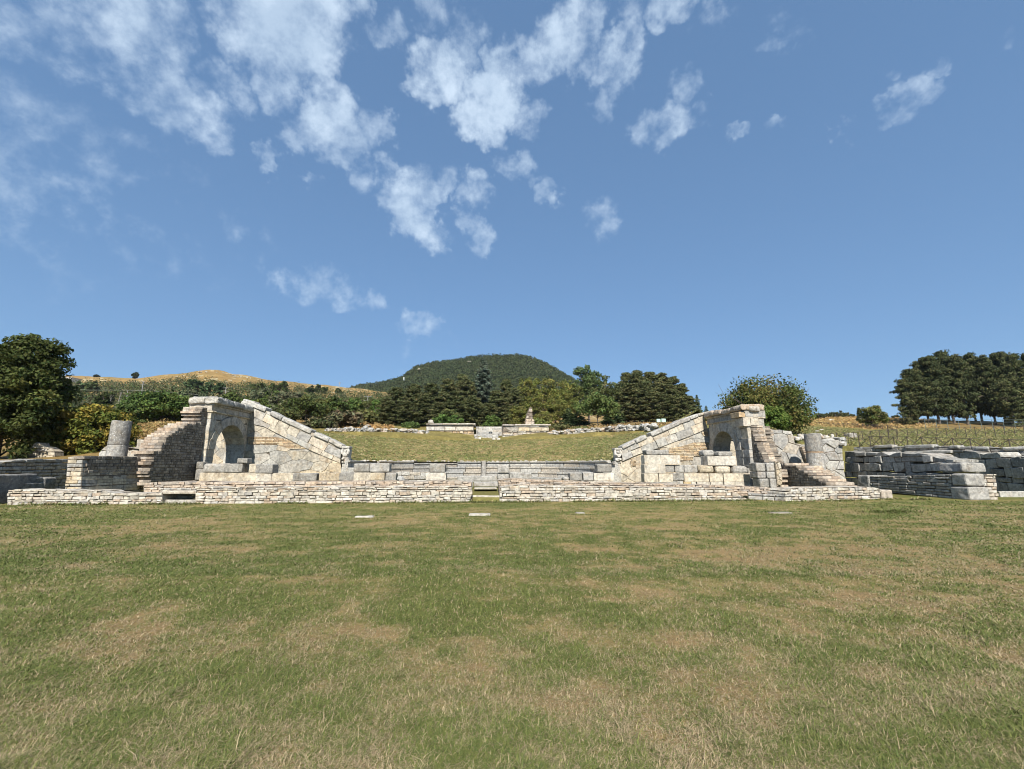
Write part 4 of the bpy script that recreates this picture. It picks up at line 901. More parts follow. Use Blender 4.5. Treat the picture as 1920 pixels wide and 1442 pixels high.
# ------------------------------------------------------------------ curved stone benches
def bench(label, r0, r1, zt, back=None, seed=1, zb=0.0, gapw=.22, pname='pale'):
    root = thing('curved_bench', label, 'bench', (CX0, CY0+r0, zb), 'curved stone bench rows'); rg = random.Random(seed)
    for side in (-1, 1):
        mb = MB(); th = math.pi/2 + side*gapw/r0; end = math.pi/2 + side*math.radians(95)
        while (end-th)*side > .02:
            da = min(rg.uniform(1.3, 2.3)/r0, abs(end-th)); t1 = th+side*da; t = pal(pname, rg); dz = rg.uniform(-.015, .015)
            pr = [(r0+.07,zb),(r0+.07,zt-.17),(r0,zt-.12),(r0,zt+dz-.015),(r0+.02,zt+dz),(r1,zt+dz),(r1,zb)]
            rings = []
            for k in range(5):
                a = th+side*(.004+(da-.008)*k/4)
                rings.append([(CX0+(r+.02*mnoise.noise(Vector((a*6,z*3,r))))*math.cos(a), CY0+r*math.sin(a), z) for r, z in pr])
            mb.ring(rings, t); th = t1
        mb.build('seat_course', M_BENCH, root)
        if back:
            mb = MB(); th = math.pi/2 + side*gapw/r0
            while (end-th)*side > .02:
                da = min(rg.uniform(1.4, 2.2)/r0, abs(end-th)); t1 = th+side*da; hb_ = back*rg.choice((1,1,1,.96,.7)); t = pal('pale', rg)
                pr = [(r1-.22,zt),(r1-.25,zt+hb_*.35),(r1-.2,zt+hb_*.7),(r1-.27,zt+hb_-.12),(r1-.36,zt+hb_-.1),(r1-.38,zt+hb_-.02),(r1-.3,zt+hb_),(r1-.02,zt+hb_),(r1,zt)]
                rings = []
                for k in range(5):
                    a = th+side*(.004+(da-.008)*k/4); rings.append([(CX0+r*math.cos(a), CY0+r*math.sin(a), z+.012*mnoise.noise(Vector((a*9,z,0)))) for r, z in pr])
                mb.ring(rings, t); th = t1
            mb.build('backrest', M_BENCH, root)
    return root
bench('lowest curved row of pitted grey stone benches around the orchestra', 7.15, 8.0, .46, seed=1)
bench('middle curved row of pitted grey stone benches', 8.0, 8.9, .92, seed=2)
bench('highest curved row of stone benches, with moulded backrests against the turf', 8.9, 10.12, 1.36, .52, seed=3, pname='pale')
st_ = thing('stone_steps', 'narrow stair between the curved bench rows on the central axis', 'steps', (CX0, CY0+7, 0))
for k in range(6):
    mb = MB(); h_ = .235*(k+1)+.02; rblock(mb, (CX0, CY0+7.3+k*.42, h_/2), (.42, .44, h_), t=(.38,.375,.36), r=.03, amp=.015, n=5, seed=k); mb.build('step', M_BENCH, st_)
mb = MB(); rblock(mb, (CX0, CY0+9.97, .93), (.42, .3, 1.84), t=(.38,.375,.36), r=.03, amp=.015, n=5); mb.build('landing_block', M_BENCH, st_)
mb = MB()
for k in range(90):
    a = math.radians(-2+184*k/89+rg.uniform(-.8,.8)); r = 10.2+rg.uniform(-.08,.15)
    if rg.random() < .75: rock(mb, (CX0+r*math.cos(a), CY0+r*math.sin(a), 1.89+rg.uniform(-.02,.03)), (rg.uniform(.15,.5),rg.uniform(.15,.3),rg.uniform(.06,.16)), pal('white', rg), rg)
tag(mb.build('edge_rubble', M_STONE), kind='stuff')
mb, fin = one('orchestra_block', 'big tufa coloured filling behind the left blocks before the benches', 'wall', M_BENCH)
wall_px(mb, PY(36.2), [(742,884),(760,884),(800,886),(800,930),(742,930)], hs=(.3,.5), ls=(.6,1.2), depth=.5, p='pale', seed=191, off=.04, gap=.015, bev=.04, zmin=0); fin()

# ------------------------------------------------------------------ temple podiums, stairs, pillar, rubble walls on the rim
def zp(X, Y): return (780+X/6.857, 770+Y/6.857)
YPO = 63.0
def podium(label, x0, x1, yt, ym, yb0, yb1, seed):
    pl = PY(YPO); rg = random.Random(seed); root = thing('temple_podium', label, 'podium', tuple(pl.at(pl.px((x0+x1)/2, yb1)[0], pl.px(x0, yb1)[1])), 'temple podium fronts')
    mb = MB(); wall_px(mb, pl, [(x0,ym),(x1,ym),(x1,yb1),(x0,yb0)], zf=zp, hs=(.22,.34), ls=(.4,.9), depth=5, p='brick' if seed % 2 else 'white', seed=seed, off=.07, gap=.03, bev=.05); mb.build('rubble_base', M_FAR, root)
    mb = MB(); wall_px(mb, pl, [(x0+4,yt+38),(x1-6,yt+38),(x1-6,ym),(x0+4,ym)], zf=zp, hs=(.55,.8), ls=(.9,2.2), depth=5, d=.12, p='white' if seed % 2 else 'cream', seed=seed+1, off=.05, gap=.02, bev=.03, jit=.05); mb.build('dressed_course', M_FAR, root)
    mb = MB(); wall_px(mb, pl, [(x0+6,yt+20),(x1-10,yt+20),(x1-10,yt+38),(x0+6,yt+38)], zf=zp, hs=(.3,.4), ls=(.9,2.2), depth=5, d=.06, p='pale', seed=seed+2, off=.06, gap=.02, bev=.05); mb.build('recessed_course', M_FAR, root)
    mb = MB(); wall_px(mb, pl, [(x0-2,yt),(x1+22,yt),(x1+18,yt+20),(x0+2,yt+20)], zf=zp, hs=(.5,.6), ls=(1.4,2.6), depth=5.4, d=.24, p='white', seed=seed+3, off=.06, gap=.02, bev=.06, jit=.05); mb.build('cornice', M_FAR, root)
    return root
podium('left pale temple podium with moulded cornice above the turf bowl', 130, 745, 164, 258, 318, 338, 301)
podium('right pale temple podium carrying the ruined pillar', 1110, 1712, 176, 262, 345, 330, 302)
mb, fin = one('rubble_stone', 'small rounded pale stone sitting on the left temple podium', 'stone', M_FAR)
p = PY(YPO).px(*zp(188,152)); rock(mb, PY(YPO).at(p[0], p[1], -.3), (.9,.7,.75), (.55,.54,.5), rg); fin()
mb, fin = one('grand_steps', 'grey flight of stone steps between the two temple podiums', 'steps', M_FAR)
pl = PY(YPO); b0 = pl.px(*zp(772,385)); n = 8
for k in range(n):
    f0 = k/n; Yk = YPO-1.6+5*f0; q = PY(Yk); y0 = 385+(205-385)*(k+1)/n; y1 = 385+(205-385)*k/n
    wall_px(mb, q, [(772-0*k,y0),(1104 if k > 2 else 1060,y0),(1104 if k > 2 else 1060,y1+8),(772,y1+8)], zf=zp, hs=(.5,.6), ls=(1.0,2.4), depth=.8, p='pale', seed=310+k, off=.03, gap=.012, bev=.03)
fin()
for (r, t, lb) in (((752,345,800,375),(.5,.5,.48),'grey block left of the white one at the foot of the temple steps'),((802,338,836,388),(.6,.59,.55),'white upright block at the left foot of the temple steps'),
 ((978,312,1030,352),(.5,.5,.49),'grey block topping a white one at the right of the temple steps'),((980,355,1022,392),(.6,.58,.54),'white block under the grey one at the right foot of the temple steps'),
 ((1040,352,1085,388),(.56,.55,.51),'pale block farthest right at the foot of the temple steps'),((745,305,795,340),(.44,.43,.42),'darker block against the left podium corner at the temple steps')):
    mb = MB(); pblock(mb, PY(YPO-2.3), r, zp, depth=.6, t=t, r=.08, amp=.04, n=5, seed=r[0]); tag(mb.build('stone_block', M_FAR), lb, 'block')
mb, fin = one('marker_stone', 'small upright white stone standing on the temple steps', 'stone', M_FAR)
pblock(mb, PY(YPO), (934,212,948,262), zp, depth=.4, t=(.62,.61,.58), r=.05, amp=.02, n=5); pblock(mb, PY(YPO), (955,208,974,268), zp, depth=.4, t=(.66,.65,.62), r=.05, amp=.02, n=5); fin()
mb, fin = one('ruined_pillar', 'narrow ruined stone pillar rising from the right temple podium', 'pillar', M_FAR)
pl = PY(YPO+1.2); rg2 = random.Random(8)
wall_px(mb, pl, [(1405,178),(1412,110),(1420,80),(1428,30),(1440,20),(1445,-4),(1466,-50),(1490,-46),(1497,-10),(1500,40),(1506,112),(1522,118),(1524,178)], zf=zp, hs=(.35,.6), ls=(.45,.8), depth=1.4, layers=2, p='pink', seed=331, off=.16, gap=.035, bev=.06); fin()
def rubble(name, label, path, Ys, hpx, n, seed, group='rubble walls on the rim', pname='white'):
    rg = random.Random(seed); mb = MB(); pn = ('pale','pink','grey','pale'); xs_ = np.array([p[0] for p in path], float); ys_ = np.array([p[1] for p in path], float); yy = np.array(Ys, float)
    for i in range(n):
        x = rg.uniform(xs_[0], xs_[-1]); Yw = np.interp(x, xs_, yy)+rg.uniform(-.5,.8); f = rg.random(); hh = np.interp(x, xs_, np.array(hpx, float))
        y = np.interp(x, xs_, ys_)-hh*f*.9; p = onY(x, y, Yw); s = rg.uniform(.16,.46)*(1.9 if rg.random() < .08 else 1)
        rock(mb, p, (s*rg.uniform(1.1,1.9), s, s*rg.uniform(.55,.9)), pal(rg.choice(pn), rg), rg, rough=.34)
    return tag(mb.build(name, M_FAR), label, 'wall', group)
rubble('rubble_wall', 'tumbled white rubble wall along the rim, left of the left temple podium', [(612,808),(660,810),(720,813),(760,813),(800,816)], [52.5,55,58,60,61], [4,7,9,8,8], 330, 341)
rubble('rubble_wall', 'tumbled white rubble wall along the rim, right of the right temple podium', [(1030,815),(1070,813),(1120,811),(1170,808),(1232,806)], [61,59.5,57.5,55,51], [5,7,9,11,8], 380, 342)
rocks('boulder', 'long white boulder on the left rubble wall', [(757,806,14,4),(742,808,14,5)], 59.5, 'white', 'boulder', mat=M_FAR)
rocks('boulder', 'pale flat stone on the dry bank above the left rubble wall', [(690,799,11,3.5)], 60, 'white', 'boulder', mat=M_FAR)
# ------------------------------------------------------------------ fences, boards, poles, house
def fence(label, posts, d0, d1, h, r, mat, crossed=True, wires=2, group='iron fences on the right slope'):
    n = len(posts); tops = []
    for i, (x, y) in enumerate(posts): tops.append(atD(x, y, d0+(d1-d0)*i/(n-1)))
    root = thing('iron_fence', label, 'fence', tuple(tops[0]-Vector((0,0,h))), group)
    for p in tops:
        mb = MB(); tube(mb, [p-Vector((0,0,h+.25)), p+Vector((0,0,.03))], r, n=5); mb.build('post', mat, root)
    mb = MB()
    for a, b in zip(tops[:-1], tops[1:]):
        tube(mb, [a, b], r*.55, n=4)
        if crossed:
            tube(mb, [a, b-Vector((0,0,h*.92))], r*.7, n=4); tube(mb, [a-Vector((0,0,h*.92)), b], r*.7, n=4)
        else:
            for k in range(1, wires+1): tube(mb, [a-Vector((0,0,h*k/(wires+1))), b-Vector((0,0,h*k/(wires+1)))], r*.3, n=3)
    mb.build('rails', mat, root)
fence('nearest rusty iron fence with crossed rails along the low terrace wall', [(1609,817),(1630,818),(1652,818.5),(1675,819),(1700,819),(1727,820),(1755,820.5),(1785,821.5),(1818,822.5),(1854,823),(1891,824),(1932,825.5)], 38, 30, 1.02, .034, M_IRON)
fence('rusty iron fence with crossed rails running uphill from the tall column', [(1538,815),(1553,813.5),(1568,812),(1584,811),(1600,810),(1616,809),(1632,808),(1648,807),(1664,806),(1680,805)], 44, 50, .98, .034, M_IRON)
fence('middle rusty iron fence with crossed rails across the mown turf', [(1664,798),(1681,800),(1700,803),(1719,804),(1738,804),(1755,804),(1773,803),(1791,802),(1809,801.5),(1827,801),(1845,800),(1863,799.5),(1881,799.5),(1900,799),(1918,798),(1936,798)], 58, 54, .98, .036, M_IRON)
fence('farthest rusty iron fence with crossed rails below the dry crest', [(1525+9.2*i, 791.5+.35*i) for i in range(17)], 80, 74, .95, .036, M_IRON)
fence('tall grey green wire fence before the dark pines', [(1733+21*i, 786.5+.1*i) for i in range(12)], 70, 66, 1.35, .035, M_MESHW, False, 5, None)
def board(label, x0, x1, y0, y1, Yw):
    pl = PY(Yw); a = pl.px(x0, y0); b = pl.px(x1, y1); root = thing('info_board', label, 'sign', tuple(pl.at((a[0]+b[0])/2, b[1]-1.2)), 'information boards')
    mb = MB(); rblock(mb, pl.at((a[0]+b[0])/2, (a[1]+b[1])/2, 0), (abs(b[0]-a[0]), .06, abs(a[1]-b[1])), t=(.4,.55,.45), r=.01, amp=0, n=2); mb.build('panel', M_BOARD, root)
    for s in (a[0]+.08, b[0]-.08): mb = MB(); tube(mb, [pl.at(s, b[1]-1.3, -.05), pl.at(s, a[1], -.05)], .04, n=5); mb.build('post', M_IRON, root)
M_BOARD = simple_mat('printed_board', (.42, .60, .50), .5, 0, 3)
board('pale green information board before the pines, left one of a pair', 1231, 1238.5, 785.5, 791.5, 62)
board('pale green information board before the pines, right one of a pair', 1240, 1248.5, 785, 791.5, 62.5)
def pole(label, x, y0, y1, Yw, arms=True, r=.16):
    p = onY(x, y1, Yw); q = onY(x, y0, Yw); p.x = q.x; root = thing('utility_pole', label, 'pole', tuple(p), 'utility poles')
    mb = MB(); r *= .62; tube(mb, [p-Vector((0,0,1.5)), q], [r, r*.75], n=6); mb.build('shaft', M_POLE, root)
    if arms:
        mb = MB()
        for k in (0.0, .9): tube(mb, [q+Vector((-.9,0,-.25-k)), q+Vector((.9,0,-.25-k))], r*.55, n=4)
        mb.build('cross_arm', M_POLE, root)
pole('pale utility pole in the scrub below the lone round ridge tree', 269, 715, 735, 170, r=.2); pole('pale utility pole in the scrub above the left arch', 424, 726, 747, 125, r=.15)
pole('pale utility pole by the green bushes left of the central pines', 690, 742, 768, 105, r=.13); pole('thin pale pole carrying the slack cable in the left scrub', 240, 731, 752, 118, False, .12)
pole('tall mast on the saddle between the brown hill and the wooded hill', 637, 716.5, 738, 400, True, .42)
mb, fin = one('cable', 'pale slack cable crossing the left scrub', 'cable', M_WIRE)
pts = [onY(x, y, 117) for x, y in ((40,726),(105,729.5),(170,731.5),(240,731.5),(300,734),(345,737.5),(372,740))]; tube(mb, pts, .03, n=4); fin()
def house(name, label, x0, x1, yt, yb, Yw, depth, win, roof=True):
    pl = PY(Yw); a = pl.px(x0, yt); b = pl.px(x1, yb); root = thing(name, label, 'house', tuple(pl.at((a[0]+b[0])/2, b[1]-2)))
    w_, h_ = abs(b[0]-a[0]), abs(a[1]-b[1]); cx = (a[0]+b[0])/2; mb = MB()
    rblock(mb, pl.at(cx, (a[1]+b[1]-3)/2, -depth/2), (w_, depth, h_+3), r=.05, amp=0, t=(.6,.6,.6), n=1); mb.build('wall', M_PLASTER, root)
    mb = MB(); rblock(mb, pl.at(cx, a[1]+h_*.06, -depth/2), (w_*1.06, depth*1.05, h_*.12), r=.05, amp=0, n=1); mb.build('roof', M_ROOF, root)
    for (u, v, s) in win: mb = MB(); rblock(mb, pl.at(a[0]+(b[0]-a[0])*u, a[1]-h_*v, .02), (w_*s, .2, h_*.34), r=.01, amp=0, n=1); mb.build('window', M_GLASSD, root)
house('house', 'small white house with one dark window on the brown ridge by the big tree', 111, 132, 708.5, 721.5, 330, 8, [(.68,.42,.2)])
house('hut', 'tiny white hut near the left shoulder of the wooded hill', 756.2, 757.8, 707, 708.5, 560, 4, [])

# ------------------------------------------------------------------ vegetation
def leaves(C, R, per, size, base, rng, jit=.18, up=.35, elong=1.7, flat=1.0, shell=.45):
    C = np.asarray(C, float); n = len(C); R = np.asarray(R, float).reshape(n, -1)
    if R.shape[1] == 1: R = np.repeat(R, 3, 1)
    v = rng.normal(size=(n, per, 3)); v /= np.linalg.norm(v, axis=2, keepdims=True)
    rad = rng.random((n, per, 1))**shell; P_ = C[:, None]+v*rad*R[:, None]*np.array([1, 1, flat])
    nr = v*.6+rng.normal(size=(n, per, 3))*.6; nr[..., 2] += up; nr /= np.linalg.norm(nr, axis=2, keepdims=True)
    t = np.cross(nr, rng.normal(size=(n, per, 3))); t /= np.linalg.norm(t, axis=2, keepdims=True)+1e-9; b = np.cross(nr, t)
    s = size*(.6+.8*rng.random((n, per, 1))); l = t*s*elong/2; w_ = b*s/2
    V = np.stack([P_-l, P_+w_, P_+l, P_-w_], 2).reshape(-1, 3)
    base = np.asarray(base, float); base = np.broadcast_to(base, (n, 3)) if base.ndim < 2 else base
    tone = 1+jit*rng.normal(size=(n, per, 1)); hue = 1+np.concatenate([rng.normal(size=(n, per, 1))*.10, np.zeros((n, per, 1)), rng.normal(size=(n, per, 1))*.06], 2)
    T = np.clip(base[:, None]*tone*hue, .004, .8).reshape(-1, 3)
    return V, T
def leaf_mesh(name, V, T):
    n = len(V)//4; return np_mesh(name, V, np.arange(n*4), np.arange(n)*4, T)
def tree_meshes(kind, H, W, rng, col, col2=None, leaf=.22, nc=90, per=70, cb=.18, mixp=.3, density=1.0):
    """one tree around the origin: (crown mesh, trunk mesh)"""
    col = np.array(col); col2 = np.array(col2 if col2 is not None else col*1.25); C = []; R = []; mb = MB(); br = []
    s = int(rng.integers(1, 9999)); rgl = random.Random(s)
    if kind in ('broad', 'bush', 'round'):
        for _ in range(nc):
            d = rng.normal(size=3); d /= np.linalg.norm(d)
            if d[2] < -.75: d[2] *= -.5
            q = .72+.40*(mnoise.noise(Vector(d*1.6)+Vector((s*.1, 0, 0)))*.5+.5)+.14*mnoise.noise(Vector(d*4)+Vector((0, s*.1, 0)))
            k = rng.random()**.35*q
            zc = H*(cb+(1-cb)*.46); zr = H*(1-cb)*.5
            p = np.array([d[0]*W/2*k, d[1]*W/2*k, zc+d[2]*zr*k*1.02])
            if kind == 'bush' and p[2] < H*.12: p[2] = H*.12*rng.random()+.1
            r = W*(.085+.07*rng.random()); C.append(p); R.append([r, r, r*.72]); br.append(p)
    elif kind == 'pine':
        lv = max(8, int(H*1.1)); ph = rng.random()*6
        for i in range(lv):
            f = (i+.5*rng.random())/(lv-1); z = H*(cb+(1-cb)*min(f, 1)*.95)
            Lr = W/2*(1-min(f, 1)**2.5*.80)*(.60+.40*min(1, f*3+.25)); nb = int(4+4*rng.random())
            for k in range(nb):
                a = 6.283*(k/nb)+rng.random()*1.4+i*.7+ph; L_ = Lr*(.45+.65*rng.random())*(.85+.3*mnoise.noise(Vector((math.cos(a), math.sin(a), f*3+s)))); up_ = .05+.30*f+.15*rng.random()
                tip = np.array([math.cos(a)*L_, math.sin(a)*L_, z+L_*up_]); br.append(tip)
                for u in (.35, .62, .85, 1.05):
                    if u < .4 and rng.random() < .6: continue
                    p = tip*u; p[2] = z+(tip[2]-z)*u+rng.normal()*.14; r = W*(.055+.05*rng.random()); C.append(p+rng.normal(size=3)*.16); R.append([r*1.25, r*1.25, r*.62])
        C.append(np.array([0, 0, H*.985])); R.append([W*.05, W*.05, H*.03])
    elif kind == 'fir':
        lv = int(H*1.5)+5
        for i in range(lv):
            f = i/(lv-1); z = H*(cb+(1-cb)*f*.98); Lr = W/2*(1-f)**.85+.15; nb = int(5+4*(1-f))
            for k in range(nb):
                a = 6.283*k/nb+rng.random()+i*.5; L_ = Lr*(.75+.35*rng.random())
                for u in ((.4, .75, 1.0) if L_ > 1 else (.8,)):
                    C.append(np.array([math.cos(a)*L_*u, math.sin(a)*L_*u, z-L_*u*.12+.1*u*u*L_])); r = W*.075*(1.1-.4*f); R.append([r*1.3, r*1.3, r*.4])
    C = np.array(C); m = rng.random(len(C)) < mixp; base = np.where(m[:, None], col2, col)*(.78+.44*rng.random((len(C), 1)))
    V, T = leaves(C, R, per, leaf, base, rng, elong=1.7 if kind in ('broad', 'bush', 'round') else 2.6, up=.35 if kind != 'fir' else .7)
    crown = leaf_mesh('crown', V, T)
    lean = [rgl.uniform(-.03, .03)*H, rgl.uniform(-.03, .03)*H]; th = H*(.93 if kind in ('pine', 'fir') else .62); rb_ = max(.06, H*.017)
    trunk = [Vector((lean[0]*q, lean[1]*q, -.6+(th+.6)*q)) for q in (0, .12, .35, .65, 1)]
    tube(mb, trunk, [rb_*1.5, rb_*1.1, rb_*.9, rb_*.6, rb_*.18], n=8)
    if kind == 'bush':
        for k in range(5): a = rgl.random()*6.28; tube(mb, [Vector((0,0,-.3)), Vector((math.cos(a)*W*.16, math.sin(a)*W*.16, H*.4)), Vector((math.cos(a)*W*.3, math.sin(a)*W*.3, H*.7))], [rb_*.9, rb_*.6, rb_*.2], n=5)
    sel = br if len(br) < 26 else rgl.sample(br, 26)
    for p in sel:
        p = Vector(p); z0 = p.z*(.55 if kind != 'pine' else .97); z0 = min(max(z0, H*cb*.7), th*.95); f = (z0+.6)/(th+.6); o = Vector((lean[0]*f, lean[1]*f, z0))
        tube(mb, [o, (o+p)/2+Vector((0, 0, .04*H)), p*1.02], [rb_*.42, rb_*.28, rb_*.06], n=5)
    V_ = np.array(mb.V); loops = [i for f in mb.Fc for i in f]; ln = np.array([len(f) for f in mb.Fc])
    return crown, np_mesh('trunk', V_, loops, np.concatenate([[0], np.cumsum(ln)[:-1]]), None, True)
def width_m(x, wpx, Yw, y=780):
    r = ray(x, y); d = Yw/r.y; return wpx/F*d/math.hypot(1, (x-960)/F)**.9
def plant(name, label, cat, x, ytop, wpx, Yw, kind, col, col2=None, leaf=.25, nc=70, per=60, cb=.15, seed=1, group=None, base=None, mat=None, mixp=.3, sink=.2):
    b = base if base is not None else ter_at(x, Yw); top = onY(x, ytop, b.y); H = top.z-b.z; W_ = width_m(x, wpx, b.y)
    rng = np.random.default_rng(seed); cm, tm = tree_meshes(kind, H, W_, rng, col, col2, leaf, nc, per, cb, mixp)
    root = thing(name, label, cat, (b.x, b.y, b.z-sink), group); cm.materials.append(mat or (M_NEEDLE if kind in ('pine', 'fir') else M_LEAF)); tm.materials.append(M_BARK)
    for nm, me in (('trunk', tm), ('crown', cm)): o = bpy.data.objects.new(nm, me); COL.objects.link(o); o.parent = root
    return root
DG = (.045,.060,.018); MG = (.070,.098,.026); YG = (.125,.135,.034); GG = (.085,.098,.052); PN = (.074,.084,.034); PB = (.092,.092,.038); BL = (.072,.092,.066)
b = onY(-8, 867, 33); b.z = 1.2
plant('leafy_tree', 'huge dark leafy tree rising at the left edge', 'tree', -30, 598, 258, 33, 'round', (.050,.064,.018), (.086,.096,.026), .15, 380, 190, .0, 5, base=b, mixp=.28)
plant('yellow_bush', 'large yellowing bush behind the leaning left column', 'bush', 170, 748, 172, 36, 'bush', (.105,.115,.024), (.21,.165,.035), .15, 170, 150, .0, 6, base=Vector((*onY(168,850,36).xy, 1.3)), mixp=.42)
plant('green_thicket', 'dense dark green rounded thicket left of the left arch', 'bush', 300, 733, 140, 66, 'bush', (.052,.085,.022), (.085,.12,.03), .24, 170, 110, .0, 7, mixp=.4)
plant('green_thicket', 'low dark green bush sloping down behind the yellowing bush', 'bush', 238, 752, 60, 56, 'bush', (.052,.08,.022), (.085,.10,.03), .24, 60, 90, .0, 8)
for k, (x, yt, w_, Yw, kd, c, c2, lab, nm) in enumerate([
 (160,712,56,215,'bush',DG,(.06,.085,.035),'dark round bush just right of the white ridge house','scrub_bush'), (197,729,42,115,'bush',DG,None,'dark bush behind the yellowing bush on the left slope','scrub_bush'),
 (352,705,26,175,'broad',(.06,.092,.04),None,'tall green tree, leftmost of a row below the brown peak','leafy_tree'), (368,703.5,26,178,'broad',(.06,.095,.042),None,'tallest green tree of the row below the brown peak','leafy_tree'),
 (386,708,26,176,'broad',(.06,.09,.04),None,'green tree third in the row below the brown peak','leafy_tree'), (409,713,26,172,'broad',(.06,.09,.04),None,'pointed green tree at the end of the row below the brown peak','leafy_tree'),
 (358,727,66,120,'bush',GG,None,'grey green bush just above the left arch cornice','scrub_bush'), (440,735,60,112,'bush',MG,GG,'mid green bush behind the left arch, near its pale pole','scrub_bush'),
 (500,722,72,118,'bush',GG,MG,'greyish bushy tree above the sloping left wall','scrub_bush'), (546,728,56,116,'bush',(.085,.09,.05),None,'dull olive bushy tree right of the greyish one','scrub_bush'),
 (478,741,50,80,'bush',MG,YG,'bright green bush peeping over the sloping left coping','scrub_bush'), (484,715,34,235,'bush',DG,None,'dark bush on the brown hill, left of a ragged dark pair','scrub_bush'),
 (521,713,36,240,'bush',DG,None,'ragged dark bush on the brown hill right of another','scrub_bush'), (533,711.5,14,240,'broad',DG,None,'small dark tree standing up from the ragged dark bushes','leafy_tree'),
 (582,721.5,22,270,'bush',DG,None,'dark cone shaped tree on the brown slope, left of three','leafy_tree'), (596.5,719.5,13,300,'bush',DG,None,'dark cone shaped tree on the brown slope, middle of three','leafy_tree'),
 (609,722,14,300,'bush',DG,None,'dark cone shaped tree on the brown slope, right of three','leafy_tree'), (634,727,12,320,'bush',DG,None,'dark bush at the foot of the ridge mast','scrub_bush'),
 (253,698,12,425,'round',(.03,.042,.02),None,'lone round dark tree on the brown ridge','leafy_tree'), (181,703.5,9,425,'bush',(.03,.042,.02),None,'tiny dark bush on the brown ridge near the white house','scrub_bush'),
 (572,738,98,74,'broad',(.055,.07,.02),(.09,.095,.03),'dark leafy tree behind the middle of the sloping left wall','leafy_tree'), (622,741,60,86,'broad',(.06,.085,.024),(.09,.10,.03),'leafy tree behind the reddish bare shrub','leafy_tree'),
 (665,742,40,96,'broad',(.065,.10,.026),None,'green tree left of the pole near the central pines','leafy_tree'), (706,744,36,90,'bush',(.07,.115,.028),None,'bright green bush at the left foot of the central pines','scrub_bush'),
 (648,766,78,60,'bush',(.135,.105,.062),(.10,.095,.05),'reddish half bare shrub above the turf bowl, left of the dry bank','scrub_bush'), (602,783,70,58,'bush',(.10,.09,.05),(.075,.085,.035),'brownish low shrub behind the lower left coping','scrub_bush'),
 (680,763,60,72,'bush',(.095,.10,.035),None,'olive low bushes above the dry bank','scrub_bush'), (520,762,80,66,'bush',(.07,.08,.028),None,'dull green bush low behind the sloping left wall','scrub_bush')]):
    far = Yw > 150
    plant(nm, lab, 'tree' if nm == 'leafy_tree' else 'bush', x, yt, w_, Yw, kd, c, c2, .25*max(1, Yw/75), 26 if far else 60, 34 if far else 60, .1 if kd == 'broad' else 0, 20+k, mixp=.35)
def bare(label, x, y0, y1, Yw, seed):
    rg = random.Random(seed); p = onY(x, y1, Yw); H = onY(x, y0, Yw).z-p.z; mb = MB()
    def grow(o, d, L_, r, k):
        e = o+d*L_; tube(mb, [o, (o+e)/2+Vector((rg.uniform(-.1,.1)*L_, 0, 0)), e], [r, r*.8, r*.5], n=5)
        if k > 0:
            for _ in range(3): grow(o+(e-o)*rg.uniform(.5, 1), (d+Vector((rg.uniform(-.8,.8), rg.uniform(-.6,.6), rg.uniform(-.1,.5)))).normalized(), L_*.62, r*.5, k-1)
    grow(p, Vector((.1,0,1)), H*.42, H*.03, 3); tag(mb.build('bare_tree', M_DEAD), label, 'tree')
bare('bare grey dead tree in the left scrub', 222, 728, 756, 100, 3); bare('small bare grey tree left of the dead tree', 207, 735, 752, 104, 5)
# central wood
TM = {}
def stand(key, kind, H, W, col, col2, leaf, nc, per, cb, nvar, mixp=.35):
    for v in range(nvar):
        cm, tm = tree_meshes(kind, H, W, np.random.default_rng(500+len(TM)), col, col2, leaf, nc, per, cb, mixp)
        cm.materials.append(M_NEEDLE if kind in ('pine', 'fir') else M_LEAF); tm.materials.append(M_BARK); TM[(key, v)] = (cm, tm, H, W)
stand('pine', 'pine', 14, 7.6, PN, PB, .19, 0, 60, .05, 4); stand('tallpine', 'pine', 14, 7.0, PN, PB, .19, 0, 62, .10, 4, .5); stand('umbpine', 'pine', 14, 9.0, (.042,.052,.021), (.062,.068,.027), .18, 0, 84, .16, 5)
stand('decid', 'broad', 12, 8, YG, (.16,.155,.045), .26, 80, 62, .08, 3, .4); stand('green', 'broad', 11, 8, (.070,.088,.030), (.095,.105,.036), .25, 80, 62, .06, 3, .4); stand('fir', 'fir', 9, 5, (.052,.074,.030), (.068,.092,.036), .2, 0, 22, .03, 2)
CNT = {}
def put(key, name, label, cat, x, ytop, wpx, Yw, group=None, sink=.3, base=None):
    w_jit = RNG.uniform(.92, 1.1); wpx = wpx*w_jit
    v = CNT.get(key, 0); CNT[key] = v+1; nv = len([k for k in TM if k[0] == key]); cm, tm, H, W = TM[(key, v % nv)]
    b = base or ter_at(x, Yw); h = onY(x, ytop, b.y).z-b.z; sw = width_m(x, wpx, b.y)/W
    root = thing(name, label, cat, (b.x, b.y, b.z-sink), group); root.rotation_euler = (0, 0, RNG.random()*6.28); root.scale = (sw, sw, (h+sink)/H)
    for nm, me in (('trunk', tm), ('crown', cm)): o = bpy.data.objects.new(nm, me); COL.objects.link(o); o.parent = root
    return root
G1 = 'dark pines behind the left temple podium'; L1 = 'dark brownish pine in the stand behind the left temple podium'
for (x, yt, w_, Yw) in [(742,728,74,76),(775,721,64,80),(806,720,66,84),(838,711,62,86),(864,703,54,96),(724,747,50,72),(796,744,66,76),(850,734,66,78),(884,744,56,78),(760,752,60,71),(822,756,54,73),(880,716,44,98)]:
    put('pine', 'pine_tree', L1, 'pine', x, yt, w_, Yw, G1)
G6 = 'mid green trees among the central pines'
